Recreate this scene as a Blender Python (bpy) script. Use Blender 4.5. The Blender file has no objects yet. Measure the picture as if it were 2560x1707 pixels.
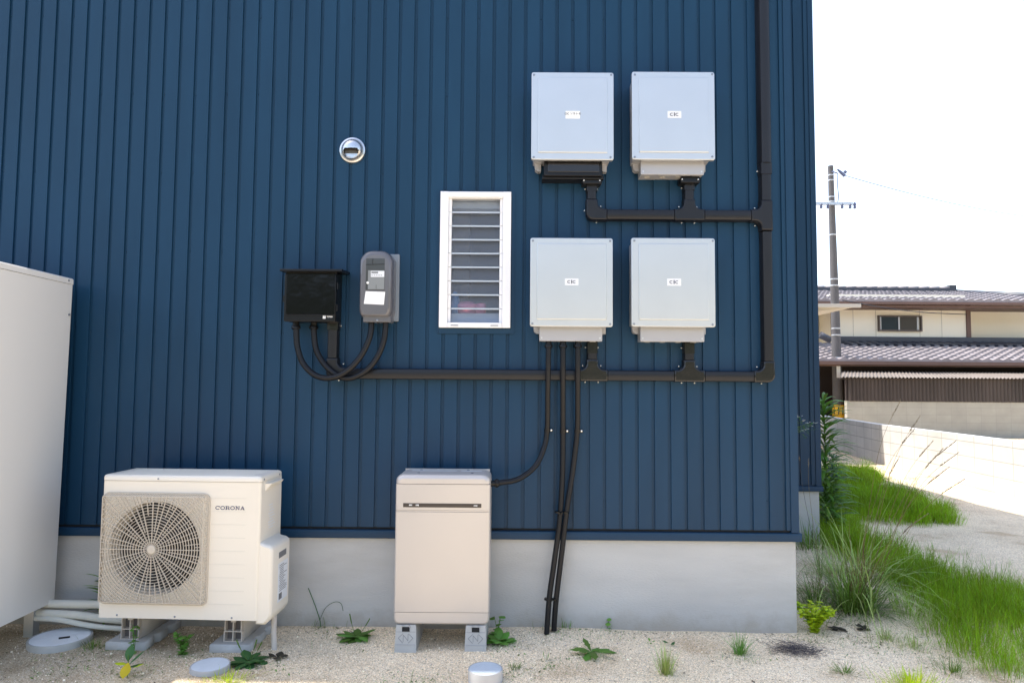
import bpy, bmesh, math, random
from mathutils import Vector, Matrix
random.seed(7)
sc = bpy.context.scene
COL = sc.collection
R = math.radians

# ------------------------------------------------------------------ camera
CF, CPITCH, CYAW, CROLL = 1740.478, 0.0618884, -0.0042123, 0.0076198
CPOS = Vector((1.220468, -3.880423, 1.331010))
fwd = Vector((math.sin(CYAW)*math.cos(CPITCH), math.cos(CYAW)*math.cos(CPITCH), math.sin(CPITCH)))
rgt = Vector((math.cos(CYAW), -math.sin(CYAW), 0.0))
upv = rgt.cross(fwd)
RX = math.cos(CROLL)*rgt + math.sin(CROLL)*upv
UX = -math.sin(CROLL)*rgt + math.cos(CROLL)*upv
cd = bpy.data.cameras.new('camera')
cam = bpy.data.objects.new('camera', cd); COL.objects.link(cam)
cam.matrix_world = Matrix(((RX.x, UX.x, -fwd.x, CPOS.x), (RX.y, UX.y, -fwd.y, CPOS.y), (RX.z, UX.z, -fwd.z, CPOS.z), (0, 0, 0, 1)))
cd.sensor_width = 36.0; cd.lens = CF/2560*36.0; cd.clip_start = 0.05; cd.clip_end = 3000
sc.camera = cam

# ------------------------------------------------------------------ light
SUN = Vector((-0.49, 0.124, 1.0)).normalized()
w = bpy.data.worlds.new('World'); sc.world = w; w.use_nodes = True
nt = w.node_tree; nt.nodes.clear()
out = nt.nodes.new('ShaderNodeOutputWorld'); bg = nt.nodes.new('ShaderNodeBackground'); sky = nt.nodes.new('ShaderNodeTexSky')
sky.sky_type = 'NISHITA'; sky.sun_disc = False
sky.sun_elevation = math.asin(SUN.z); sky.sun_rotation = math.atan2(SUN.x, SUN.y)
sky.air_density = 1.0; sky.dust_density = 1.5; sky.ozone_density = 1.0
bg.inputs['Strength'].default_value = 0.145
# thin bright summer haze, thickest low in the sky
tcw = nt.nodes.new('ShaderNodeTexCoord'); sepw = nt.nodes.new('ShaderNodeSeparateXYZ'); nt.links.new(tcw.outputs['Generated'], sepw.inputs[0])
mrw = nt.nodes.new('ShaderNodeMapRange'); mrw.inputs['From Min'].default_value = 0.0; mrw.inputs['From Max'].default_value = 0.9; mrw.inputs['To Min'].default_value = 1.0; mrw.inputs['To Max'].default_value = 0.35
nt.links.new(sepw.outputs[2], mrw.inputs[0])
hz = nt.nodes.new('ShaderNodeMix'); hz.data_type = 'RGBA'; hz.blend_type = 'ADD'; hz.inputs['B'].default_value = (2.2, 2.1, 1.95, 1)
mry = nt.nodes.new('ShaderNodeMapRange'); mry.interpolation_type = 'SMOOTHSTEP'; mry.inputs['From Min'].default_value = -0.7; mry.inputs['From Max'].default_value = 0.5; mry.inputs['To Min'].default_value = 0.42; mry.inputs['To Max'].default_value = 1.0
nt.links.new(sepw.outputs[1], mry.inputs[0])
mlw = nt.nodes.new('ShaderNodeMath'); mlw.operation = 'MULTIPLY'; nt.links.new(mrw.outputs[0], mlw.inputs[0]); nt.links.new(mry.outputs[0], mlw.inputs[1])
nt.links.new(mlw.outputs[0], hz.inputs['Factor']); nt.links.new(sky.outputs[0], hz.inputs['A']); nt.links.new(hz.outputs['Result'], bg.inputs[0]); nt.links.new(bg.outputs[0], out.inputs[0])
sl = bpy.data.lights.new('sun', 'SUN'); sl.energy = 2.7; sl.angle = R(0.5); sl.color = (1.0, 0.95, 0.87)
so = bpy.data.objects.new('sun', sl); COL.objects.link(so)
so.rotation_euler = SUN.to_track_quat('Z', 'Y').to_euler()
vs = sc.view_settings
vs.view_transform = 'Standard'; vs.look = 'None'; vs.exposure = 1.35; vs.gamma = 1.0
sc.cycles.use_denoising = True
sc.cycles.max_bounces = 8
sc.cycles.sample_clamp_indirect = 8.0

# ------------------------------------------------------------------ survey helpers (photo pixel + known depth -> metres)
def _ray(px, py):
    return ((px-1280)/CF)*RX + ((853.5-py)/CF)*UX + fwd
def at(px, py, Y):
    d = _ray(px, py); t = (Y-CPOS.y)/d.y
    return CPOS + t*d
def gr(px, py, z=0.0):
    d = _ray(px, py); t = (z-CPOS.z)/d.z
    return CPOS + t*d
K = 1.08844
def G(px, py, z=0.0): return gr(px*K, py*K, z)
def A(px, py, Y): return at(px*K, py*K, Y)
def rect(x0, y0, x1, y1, Y):
    p = [at(x, y, Y) for x, y in ((x0, y0), (x1, y0), (x0, y1), (x1, y1))]
    return ((p[0].x+p[2].x)/2, (p[1].x+p[3].x)/2, (p[2].z+p[3].z)/2, (p[0].z+p[1].z)/2)   # x0 x1 z0 z1
def crop(ox, oy, s): return lambda x, y: (ox+x/s, oy+y/s)
C2 = crop(640, 560, 3.459); C3 = crop(1280, 140, 3.409); C4 = crop(1280, 560, 3.459); C7 = crop(900, 1120, 2.672); C1 = crop(120, 1100, 2.583)
CE = crop(690, 610, 4.481)
def crect(c, x0, y0, x1, y1, Y):
    a, b = c(x0, y0), c(x1, y1)
    return rect(a[0], a[1], b[0], b[1], Y)

# ------------------------------------------------------------------ materials
def mat(name, col, rough=0.6, metal=0.0, var=0.0, vscale=6.0, bump=0.0, bscale=60.0, coat=0.0, spec=0.5, island=0.0, dirt=None, dscale=2.0, transl=0.0, stretch=None):
    m = bpy.data.materials.new(name); m.use_nodes = True
    n = m.node_tree; b = n.nodes['Principled BSDF']
    b.inputs['Roughness'].default_value = rough; b.inputs['Metallic'].default_value = metal
    b.inputs['Specular IOR Level'].default_value = spec
    b.inputs['Coat Weight'].default_value = coat; b.inputs['Coat Roughness'].default_value = 0.08
    b.inputs['Base Color'].default_value = (*col, 1)
    tc = n.nodes.new('ShaderNodeTexCoord'); vec = tc.outputs['Object']
    if stretch:
        mp = n.nodes.new('ShaderNodeMapping'); mp.inputs['Scale'].default_value = stretch
        n.links.new(vec, mp.inputs[0]); vec = mp.outputs[0]
    cur = None
    def mul(fac_socket, lo, hi):
        nonlocal cur
        mr = n.nodes.new('ShaderNodeMapRange'); mr.inputs['From Min'].default_value = 0.3; mr.inputs['From Max'].default_value = 0.7
        mr.inputs['To Min'].default_value = lo; mr.inputs['To Max'].default_value = hi
        n.links.new(fac_socket, mr.inputs['Value'])
        mx = n.nodes.new('ShaderNodeMix'); mx.data_type = 'RGBA'; mx.blend_type = 'MULTIPLY'; mx.inputs['Factor'].default_value = 1
        if cur is None: mx.inputs['A'].default_value = (*col, 1)
        else: n.links.new(cur, mx.inputs['A'])
        n.links.new(mr.outputs[0], mx.inputs['B']); cur = mx.outputs['Result']
    if var:
        t = n.nodes.new('ShaderNodeTexNoise'); t.inputs['Scale'].default_value = vscale; t.inputs['Detail'].default_value = 5
        n.links.new(vec, t.inputs['Vector']); mul(t.outputs['Fac'], 1-var, 1+var)
    if island:
        g = n.nodes.new('ShaderNodeNewGeometry')
        mr = n.nodes.new('ShaderNodeMapRange'); mr.inputs['To Min'].default_value = 1-island; mr.inputs['To Max'].default_value = 1+island
        n.links.new(g.outputs['Random Per Island'], mr.inputs['Value'])
        hs = n.nodes.new('ShaderNodeHueSaturation')
        mh = n.nodes.new('ShaderNodeMapRange'); mh.inputs['To Min'].default_value = 0.5-island*0.06; mh.inputs['To Max'].default_value = 0.5+island*0.04
        n.links.new(g.outputs['Random Per Island'], mh.inputs['Value'])
        n.links.new(mh.outputs[0], hs.inputs['Hue']); n.links.new(mr.outputs[0], hs.inputs['Value'])
        if cur is None: hs.inputs['Color'].default_value = (*col, 1)
        else: n.links.new(cur, hs.inputs['Color'])
        cur = hs.outputs[0]
    if dirt:
        t = n.nodes.new('ShaderNodeTexNoise'); t.inputs['Scale'].default_value = dscale; t.inputs['Detail'].default_value = 7; t.inputs['Roughness'].default_value = 0.65
        n.links.new(vec, t.inputs['Vector'])
        mr = n.nodes.new('ShaderNodeMapRange'); mr.inputs['From Min'].default_value = 0.5; mr.inputs['From Max'].default_value = 0.72; mr.inputs['To Max'].default_value = 0.6
        n.links.new(t.outputs['Fac'], mr.inputs['Value'])
        mx = n.nodes.new('ShaderNodeMix'); mx.data_type = 'RGBA'
        n.links.new(mr.outputs[0], mx.inputs['Factor'])
        if cur is None: mx.inputs['A'].default_value = (*col, 1)
        else: n.links.new(cur, mx.inputs['A'])
        mx.inputs['B'].default_value = (*dirt, 1); cur = mx.outputs['Result']
    if cur is not None: n.links.new(cur, b.inputs['Base Color'])
    if bump:
        t = n.nodes.new('ShaderNodeTexNoise'); t.inputs['Scale'].default_value = bscale; t.inputs['Detail'].default_value = 3
        n.links.new(vec, t.inputs['Vector'])
        bp = n.nodes.new('ShaderNodeBump'); bp.inputs['Strength'].default_value = bump; bp.inputs['Distance'].default_value = 0.01
        n.links.new(t.outputs['Fac'], bp.inputs['Height']); n.links.new(bp.outputs[0], b.inputs['Normal'])
    if transl:
        tr = n.nodes.new('ShaderNodeBsdfTranslucent'); mxs = n.nodes.new('ShaderNodeMixShader'); mxs.inputs[0].default_value = transl
        if cur is not None: n.links.new(cur, tr.inputs[0])
        else: tr.inputs[0].default_value = (*col, 1)
        o = n.nodes['Material Output']
        n.links.new(b.outputs[0], mxs.inputs[1]); n.links.new(tr.outputs[0], mxs.inputs[2]); n.links.new(mxs.outputs[0], o.inputs[0])
    return m

M = {}
M['siding'] = mat('navy_metal_siding', (0.0090, 0.0415, 0.088), 0.36, 0, 0.10, 1.6, 0.12, 200, spec=0.22, stretch=(3.0, 1, 0.7))
M['trim'] = mat('navy_metal_trim', (0.0105, 0.041, 0.087), 0.38, 0, 0.06, 2, spec=0.22)
M['concrete'] = mat('foundation_render', (0.52, 0.51, 0.49), 0.9, 0, 0.10, 2.6, 0.3, 130, dirt=(0.44, 0.42, 0.385), dscale=1.9, stretch=(0.45, 1, 1.6))
def splash(m, z1, col):
    n = m.node_tree; b = n.nodes['Principled BSDF']; src = b.inputs['Base Color'].links[0].from_socket
    ge = n.nodes.new('ShaderNodeNewGeometry'); sp = n.nodes.new('ShaderNodeSeparateXYZ'); n.links.new(ge.outputs['Position'], sp.inputs[0])
    t = n.nodes.new('ShaderNodeTexNoise'); t.inputs['Scale'].default_value = 9; t.inputs['Detail'].default_value = 8; t.inputs['Roughness'].default_value = 0.7; n.links.new(ge.outputs['Position'], t.inputs['Vector'])
    a = n.nodes.new('ShaderNodeMath'); a.operation = 'MULTIPLY_ADD'; a.inputs[1].default_value = -0.22; n.links.new(t.outputs['Fac'], a.inputs[0]); n.links.new(sp.outputs[2], a.inputs[2])
    r = n.nodes.new('ShaderNodeMapRange'); r.inputs['From Min'].default_value = -0.11; r.inputs['From Max'].default_value = z1-0.11; r.inputs['To Min'].default_value = 0.65; r.inputs['To Max'].default_value = 0.0; n.links.new(a.outputs[0], r.inputs[0])
    mx = n.nodes.new('ShaderNodeMix'); mx.data_type = 'RGBA'; n.links.new(r.outputs[0], mx.inputs['Factor']); n.links.new(src, mx.inputs['A']); mx.inputs['B'].default_value = (*col, 1)
    n.links.new(mx.outputs['Result'], b.inputs['Base Color'])
splash(M['concrete'], 0.10, (0.36, 0.31, 0.245))
M['invgrey'] = mat('pale_grey_cast_metal', (0.575, 0.59, 0.60), 0.36, 0.72, 0.02, 5, 0.03, 500)
M['invbeige'] = mat('light_grey_plastic', (0.40, 0.40, 0.42), 0.45, 0.35, 0.03, 5)
M['sticker'] = mat('white_sticker', (0.86, 0.86, 0.85), 0.5)
M['stickergrey'] = mat('pale_sticker', (0.74, 0.76, 0.80), 0.45)
M['ink'] = mat('grey_ink', (0.13, 0.14, 0.17), 0.6)
M['inklight'] = mat('light_grey_ink', (0.16, 0.16, 0.17), 0.6)
M['inkblue'] = mat('dark_blue_ink', (0.07, 0.07, 0.14), 0.5)
M['screw'] = mat('zinc_screw', (0.26, 0.28, 0.32), 0.4, 0.7)
M['screwwhite'] = mat('bright_screw_head', (0.8, 0.8, 0.8), 0.25, 0.6)
M['duct'] = mat('dark_brown_duct_plastic', (0.0115, 0.0120, 0.0155), 0.33, 0, 0.12, 3, spec=0.34)
M['ductgloss'] = mat('glossy_dark_fitting', (0.012, 0.011, 0.012), 0.16, 0, 0.1, 5, 0.10, 12)
M['conduit'] = mat('black_corrugated_plastic', (0.0085, 0.0090, 0.0115), 0.42, spec=0.30)
M['black'] = mat('black_plastic', (0.006, 0.006, 0.007), 0.30, spec=0.3)
M['blackgloss'] = mat('glossy_black_door', (0.005, 0.005, 0.006), 0.12, 0, bump=0.35, bscale=6, spec=0.22)
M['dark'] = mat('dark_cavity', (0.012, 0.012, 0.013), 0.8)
M['winframe'] = mat('white_window_frame', (0.84, 0.84, 0.86), 0.35)
M['acwhite'] = mat('ivory_painted_steel', (0.78, 0.72, 0.625), 0.38, 0, 0.02, 3)
M['acgrille'] = mat('ivory_grille_plastic', (0.57, 0.505, 0.42), 0.5)
M['batt'] = mat('warm_grey_painted_steel', (0.55, 0.51, 0.48), 0.40, 0.35, 0.015, 4, 0.03, 600)
M['batttop'] = M['batt']
M['stripdark'] = mat('brown_black_indicator', (0.035, 0.028, 0.028), 0.25)
M['blockgrey'] = mat('grey_plastic_block', (0.45, 0.44, 0.415), 0.75, 0, 0.05, 12, 0.1, 90)
M['blockconc'] = mat('grey_cast_block', (0.50, 0.495, 0.48), 0.85, 0, 0.10, 14, 0.15, 120)
M['emboss_shade'] = mat('emboss_shade_grey', (0.24, 0.24, 0.24), 0.8)  # relief shading of the embossed marks put into a darker grey
M['beam'] = mat('beige_plastic_beam', (0.58, 0.52, 0.46), 0.6, 0, 0.05, 9)
M['steel'] = mat('brushed_steel', (0.66, 0.66, 0.66), 0.30, 1.0, bump=0.03, bscale=90)
M['galv'] = mat('galvanised_steel', (0.55, 0.57, 0.60), 0.4, 0.8)
M['tank'] = mat('white_tank_paint', (0.74, 0.72, 0.69), 0.4)
M['pipewrap'] = mat('ivory_pipe_wrap', (0.66, 0.65, 0.58), 0.75, 0, 0.06, 8, 0.15, 40)
M['capblue'] = mat('pale_blue_grey_cover', (0.52, 0.57, 0.62), 0.6, 0, 0.05, 20, 0.1, 60)
M['capwhite'] = mat('white_resin_cover', (0.80, 0.83, 0.86), 0.65, 0, 0.08, 12, 0.15, 70, dirt=(0.62, 0.62, 0.60), dscale=6)
M['capgrey'] = mat('grey_resin_rim', (0.42, 0.42, 0.42), 0.7, 0, 0.06, 14)
M['metercover'] = mat('smoked_meter_cover', (0.125, 0.122, 0.135), 0.22, 0, coat=0.4)
M['meterwin'] = mat('meter_window', (0.055, 0.058, 0.060), 0.12)
M['meterplate'] = mat('meter_plate', (0.22, 0.235, 0.24), 0.5)
M['meterback'] = mat('grey_back_plate', (0.20, 0.23, 0.27), 0.5)
# plants
def leafmat(name, col, isl=0.35, tr=0.35, rough=0.5): return mat(name, col, rough, island=isl, transl=tr, spec=0.3)
M['grass'] = mat('fine_grass', (0.24, 0.40, 0.012), 0.5, var=0.35, vscale=1.8, island=0.5, transl=0.4, spec=0.25)
M['grassdark'] = leafmat('tall_grass', (0.15, 0.26, 0.035), 0.45)
M['grasspale'] = leafmat('pale_grass', (0.36, 0.46, 0.13), 0.4)
M['straw'] = leafmat('straw_stem', (0.26, 0.19, 0.075), 0.35, 0.2)
M['seed'] = leafmat('seed_head', (0.26, 0.22, 0.165), 0.3, 0.2, 0.8)
M['leaf'] = leafmat('green_leaf', (0.125, 0.26, 0.045), 0.35)
M['leafmid'] = leafmat('mid_green_leaf', (0.16, 0.34, 0.06), 0.3)
M['leafdark'] = leafmat('dark_green_leaf', (0.055, 0.15, 0.045), 0.3)
M['leafyellow'] = leafmat('yellow_green_leaf', (0.46, 0.58, 0.020), 0.25)
M['leafgold'] = leafmat('yellow_leaf', (0.62, 0.48, 0.02), 0.2)
M['dry'] = leafmat('dry_grey_twig', (0.10, 0.088, 0.095), 0.4, 0.1, 0.9)
M['deadleaf'] = leafmat('withered_leaf', (0.045, 0.038, 0.025), 0.4, 0.1, 0.8)
M['flower'] = mat('white_petals', (0.75, 0.75, 0.72), 0.7)
# background
M['cream'] = mat('cream_house_wall', (0.95, 0.87, 0.70), 0.8, 0, 0.03, 0.6)
M['rooftile'] = mat('silver_grey_roof_tile', (0.30, 0.265, 0.265), 0.5, 0, 0.2, 3.0, spec=0.4)
M['roofdark'] = mat('dark_roof_tile', (0.05, 0.055, 0.07), 0.45, 0, 0.1, 3)
M['brown'] = mat('brown_fascia', (0.15, 0.085, 0.065), 0.6, 0, 0.08, 2)
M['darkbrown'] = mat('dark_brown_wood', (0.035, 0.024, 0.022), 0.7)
M['mesh'] = mat('brown_corrugated_panel', (0.055, 0.042, 0.037), 0.55, 0, 0.3, 0.9, stretch=(2.5, 1, 0.4))
M['meshroof'] = mat('pale_corrugated_sheet', (0.22, 0.185, 0.155), 0.6, 0, 0.15, 2)
M['pole'] = mat('concrete_pole', (0.105, 0.10, 0.102), 0.85, 0, 0.08, 3)
M['guard'] = mat('yellow_pole_guard', (0.80, 0.46, 0.01), 0.5)
M['greywall'] = mat('grey_block_fence', (0.36, 0.345, 0.30), 0.9, 0, 0.06, 1.5, dirt=(0.28, 0.27, 0.24), dscale=0.6)
M['canopy'] = mat('cream_canopy_metal', (0.52, 0.48, 0.42), 0.5)
M['glass'] = mat('dark_window_glass', (0.035, 0.042, 0.055), 0.1)
M['alu'] = mat('aluminium', (0.5, 0.5, 0.5), 0.4, 0.5)
M['cable'] = mat('overhead_cable', (0.03, 0.03, 0.035), 0.6)
M['insul'] = mat('blue_grey_insulator', (0.10, 0.12, 0.22), 0.4)
M['roomwall'] = mat('room_wall', (0.46, 0.52, 0.64), 0.9)
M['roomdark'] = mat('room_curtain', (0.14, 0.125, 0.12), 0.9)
M['pink'] = mat('pink_bottle', (0.88, 0.30, 0.42), 0.5)
M['bluebottle'] = mat('blue_bottle', (0.08, 0.28, 0.55), 0.5)
M['whitebox'] = mat('white_sill', (0.82, 0.85, 0.86), 0.6)

# block wall with joints
def block_mat(name, col, joint, bw, bh):
    m = bpy.data.materials.new(name); m.use_nodes = True; n = m.node_tree; b = n.nodes['Principled BSDF']
    b.inputs['Roughness'].default_value = 0.9
    tc = n.nodes.new('ShaderNodeTexCoord')
    sp = n.nodes.new('ShaderNodeSeparateXYZ'); cb = n.nodes.new('ShaderNodeCombineXYZ')
    n.links.new(tc.outputs['UV'], sp.inputs[0]); n.links.new(sp.outputs[0], cb.inputs[0]); n.links.new(sp.outputs[1], cb.inputs[1])
    br = n.nodes.new('ShaderNodeTexBrick'); br.offset = 0.0
    br.inputs['Scale'].default_value = 1.0; br.inputs['Brick Width'].default_value = bw; br.inputs['Row Height'].default_value = bh
    br.inputs['Mortar Size'].default_value = 0.006; br.inputs['Color1'].default_value = (*col, 1)
    br.inputs['Color2'].default_value = (col[0]*0.92, col[1]*0.92, col[2]*0.92, 1); br.inputs['Mortar'].default_value = (*joint, 1)
    n.links.new(cb.outputs[0], br.inputs['Vector'])
    t = n.nodes.new('ShaderNodeTexNoise'); t.inputs['Scale'].default_value = 3; t.inputs['Detail'].default_value = 6
    n.links.new(tc.outputs['Object'], t.inputs['Vector'])
    mr = n.nodes.new('ShaderNodeMapRange'); mr.inputs['To Min'].default_value = 0.8; mr.inputs['To Max'].default_value = 1.2
    n.links.new(t.outputs['Fac'], mr.inputs[0])
    mx = n.nodes.new('ShaderNodeMix'); mx.data_type = 'RGBA'; mx.blend_type = 'MULTIPLY'; mx.inputs['Factor'].default_value = 1
    n.links.new(br.outputs['Color'], mx.inputs['A']); n.links.new(mr.outputs[0], mx.inputs['B'])
    n.links.new(mx.outputs['Result'], b.inputs['Base Color'])
    return m
M['blockwall'] = block_mat('pale_concrete_block', (0.74, 0.72, 0.69), (0.42, 0.41, 0.40), 0.40, 0.20)
M['fence'] = block_mat('grey_concrete_block', (0.36, 0.345, 0.30), (0.30, 0.29, 0.26), 0.40, 0.20)

# sandy gravel
def gravel():
    m = bpy.data.materials.new('sandy_gravel'); m.use_nodes = True; n = m.node_tree; b = n.nodes['Principled BSDF']
    b.inputs['Roughness'].default_value = 0.95; b.inputs['Specular IOR Level'].default_value = 0.15
    tc = n.nodes.new('ShaderNodeTexCoord'); V = tc.outputs['Object']
    v1 = n.nodes.new('ShaderNodeTexVoronoi'); v1.inputs['Scale'].default_value = 330; n.links.new(V, v1.inputs['Vector'])
    v2 = n.nodes.new('ShaderNodeTexVoronoi'); v2.inputs['Scale'].default_value = 150; n.links.new(V, v2.inputs['Vector'])
    def ramp(src, stops):
        r = n.nodes.new('ShaderNodeValToRGB'); e = r.color_ramp.elements
        while len(e) > 1: e.remove(e[0])
        e[0].position = stops[0][0]; e[0].color = (*stops[0][1], 1)
        for p, c in stops[1:]:
            k = e.new(p); k.color = (*c, 1)
        n.links.new(src, r.inputs[0]); return r.outputs[0]
    sx = n.nodes.new('ShaderNodeSeparateColor'); n.links.new(v1.outputs['Color'], sx.inputs[0])
    c1 = ramp(sx.outputs[0], [(0.0, (0.32, 0.24, 0.165)), (0.16, (0.62, 0.49, 0.335)), (0.55, (0.82, 0.685, 0.50)), (0.85, (0.90, 0.79, 0.62)), (1.0, (0.95, 0.89, 0.79))])
    s2 = n.nodes.new('ShaderNodeSeparateColor'); n.links.new(v2.outputs['Color'], s2.inputs[0])
    c2 = ramp(s2.outputs[1], [(0.0, (0.6, 0.6, 0.6)), (0.12, (0.95, 0.95, 0.95)), (0.8, (1.05, 1.05, 1.05)), (1.0, (1.3, 1.28, 1.26))])
    mx = n.nodes.new('ShaderNodeMix'); mx.data_type = 'RGBA'; mx.blend_type = 'MULTIPLY'; mx.inputs['Factor'].default_value = 1
    n.links.new(c1, mx.inputs['A']); n.links.new(c2, mx.inputs['B'])
    t = n.nodes.new('ShaderNodeTexNoise'); t.inputs['Scale'].default_value = 2.2; t.inputs['Detail'].default_value = 8; t.inputs['Roughness'].default_value = 0.6; n.links.new(V, t.inputs['Vector'])
    c3 = ramp(t.outputs['Fac'], [(0.33, (0.78, 0.70, 0.60)), (0.45, (0.99, 0.955, 0.89)), (0.62, (1.09, 1.065, 1.01))])
    mx2 = n.nodes.new('ShaderNodeMix'); mx2.data_type = 'RGBA'; mx2.blend_type = 'MULTIPLY'; mx2.inputs['Factor'].default_value = 1
    n.links.new(mx.outputs['Result'], mx2.inputs['A']); n.links.new(c3, mx2.inputs['B'])
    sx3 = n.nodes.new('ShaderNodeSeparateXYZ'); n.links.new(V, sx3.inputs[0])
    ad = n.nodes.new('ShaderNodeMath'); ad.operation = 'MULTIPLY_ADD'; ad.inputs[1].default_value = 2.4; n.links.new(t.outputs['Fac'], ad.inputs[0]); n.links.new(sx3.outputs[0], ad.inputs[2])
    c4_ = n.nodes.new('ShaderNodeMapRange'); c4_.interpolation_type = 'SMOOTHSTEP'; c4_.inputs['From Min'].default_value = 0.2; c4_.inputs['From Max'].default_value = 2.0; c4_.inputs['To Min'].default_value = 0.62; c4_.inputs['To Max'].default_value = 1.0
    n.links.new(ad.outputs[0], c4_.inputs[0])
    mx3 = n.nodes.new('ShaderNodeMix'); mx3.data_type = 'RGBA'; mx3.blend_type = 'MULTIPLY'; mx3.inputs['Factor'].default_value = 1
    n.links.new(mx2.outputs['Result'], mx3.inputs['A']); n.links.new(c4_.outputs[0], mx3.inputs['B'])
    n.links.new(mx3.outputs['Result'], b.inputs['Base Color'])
    bp = n.nodes.new('ShaderNodeBump'); bp.inputs['Strength'].default_value = 0.5; bp.inputs['Distance'].default_value = 0.004
    inv = n.nodes.new('ShaderNodeMath'); inv.operation = 'SUBTRACT'; inv.inputs[0].default_value = 1
    n.links.new(v2.outputs['Distance'], inv.inputs[1])
    n.links.new(inv.outputs[0], bp.inputs['Height']); n.links.new(bp.outputs[0], b.inputs['Normal'])
    return m
M['gravel'] = gravel()

def window_glass():
    m = bpy.data.materials.new('patterned_louvre_glass'); m.use_nodes = True; n = m.node_tree
    b = n.nodes['Principled BSDF']
    b.inputs['Base Color'].default_value = (0.60, 0.66, 0.75, 1); b.inputs['Roughness'].default_value = 0.16
    b.inputs['Transmission Weight'].default_value = 0.88; b.inputs['IOR'].default_value = 1.22
    tc = n.nodes.new('ShaderNodeTexCoord'); t = n.nodes.new('ShaderNodeTexNoise'); t.inputs['Scale'].default_value = 55; t.inputs['Detail'].default_value = 2
    n.links.new(tc.outputs['Object'], t.inputs['Vector'])
    bp = n.nodes.new('ShaderNodeBump'); bp.inputs['Strength'].default_value = 0.5; bp.inputs['Distance'].default_value = 0.008
    n.links.new(t.outputs['Fac'], bp.inputs['Height']); n.links.new(bp.outputs[0], b.inputs['Normal'])
    return m
M['louvre'] = window_glass()
M['glassedge'] = mat('pale_glass_edge', (0.42, 0.48, 0.55), 0.3)

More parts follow.
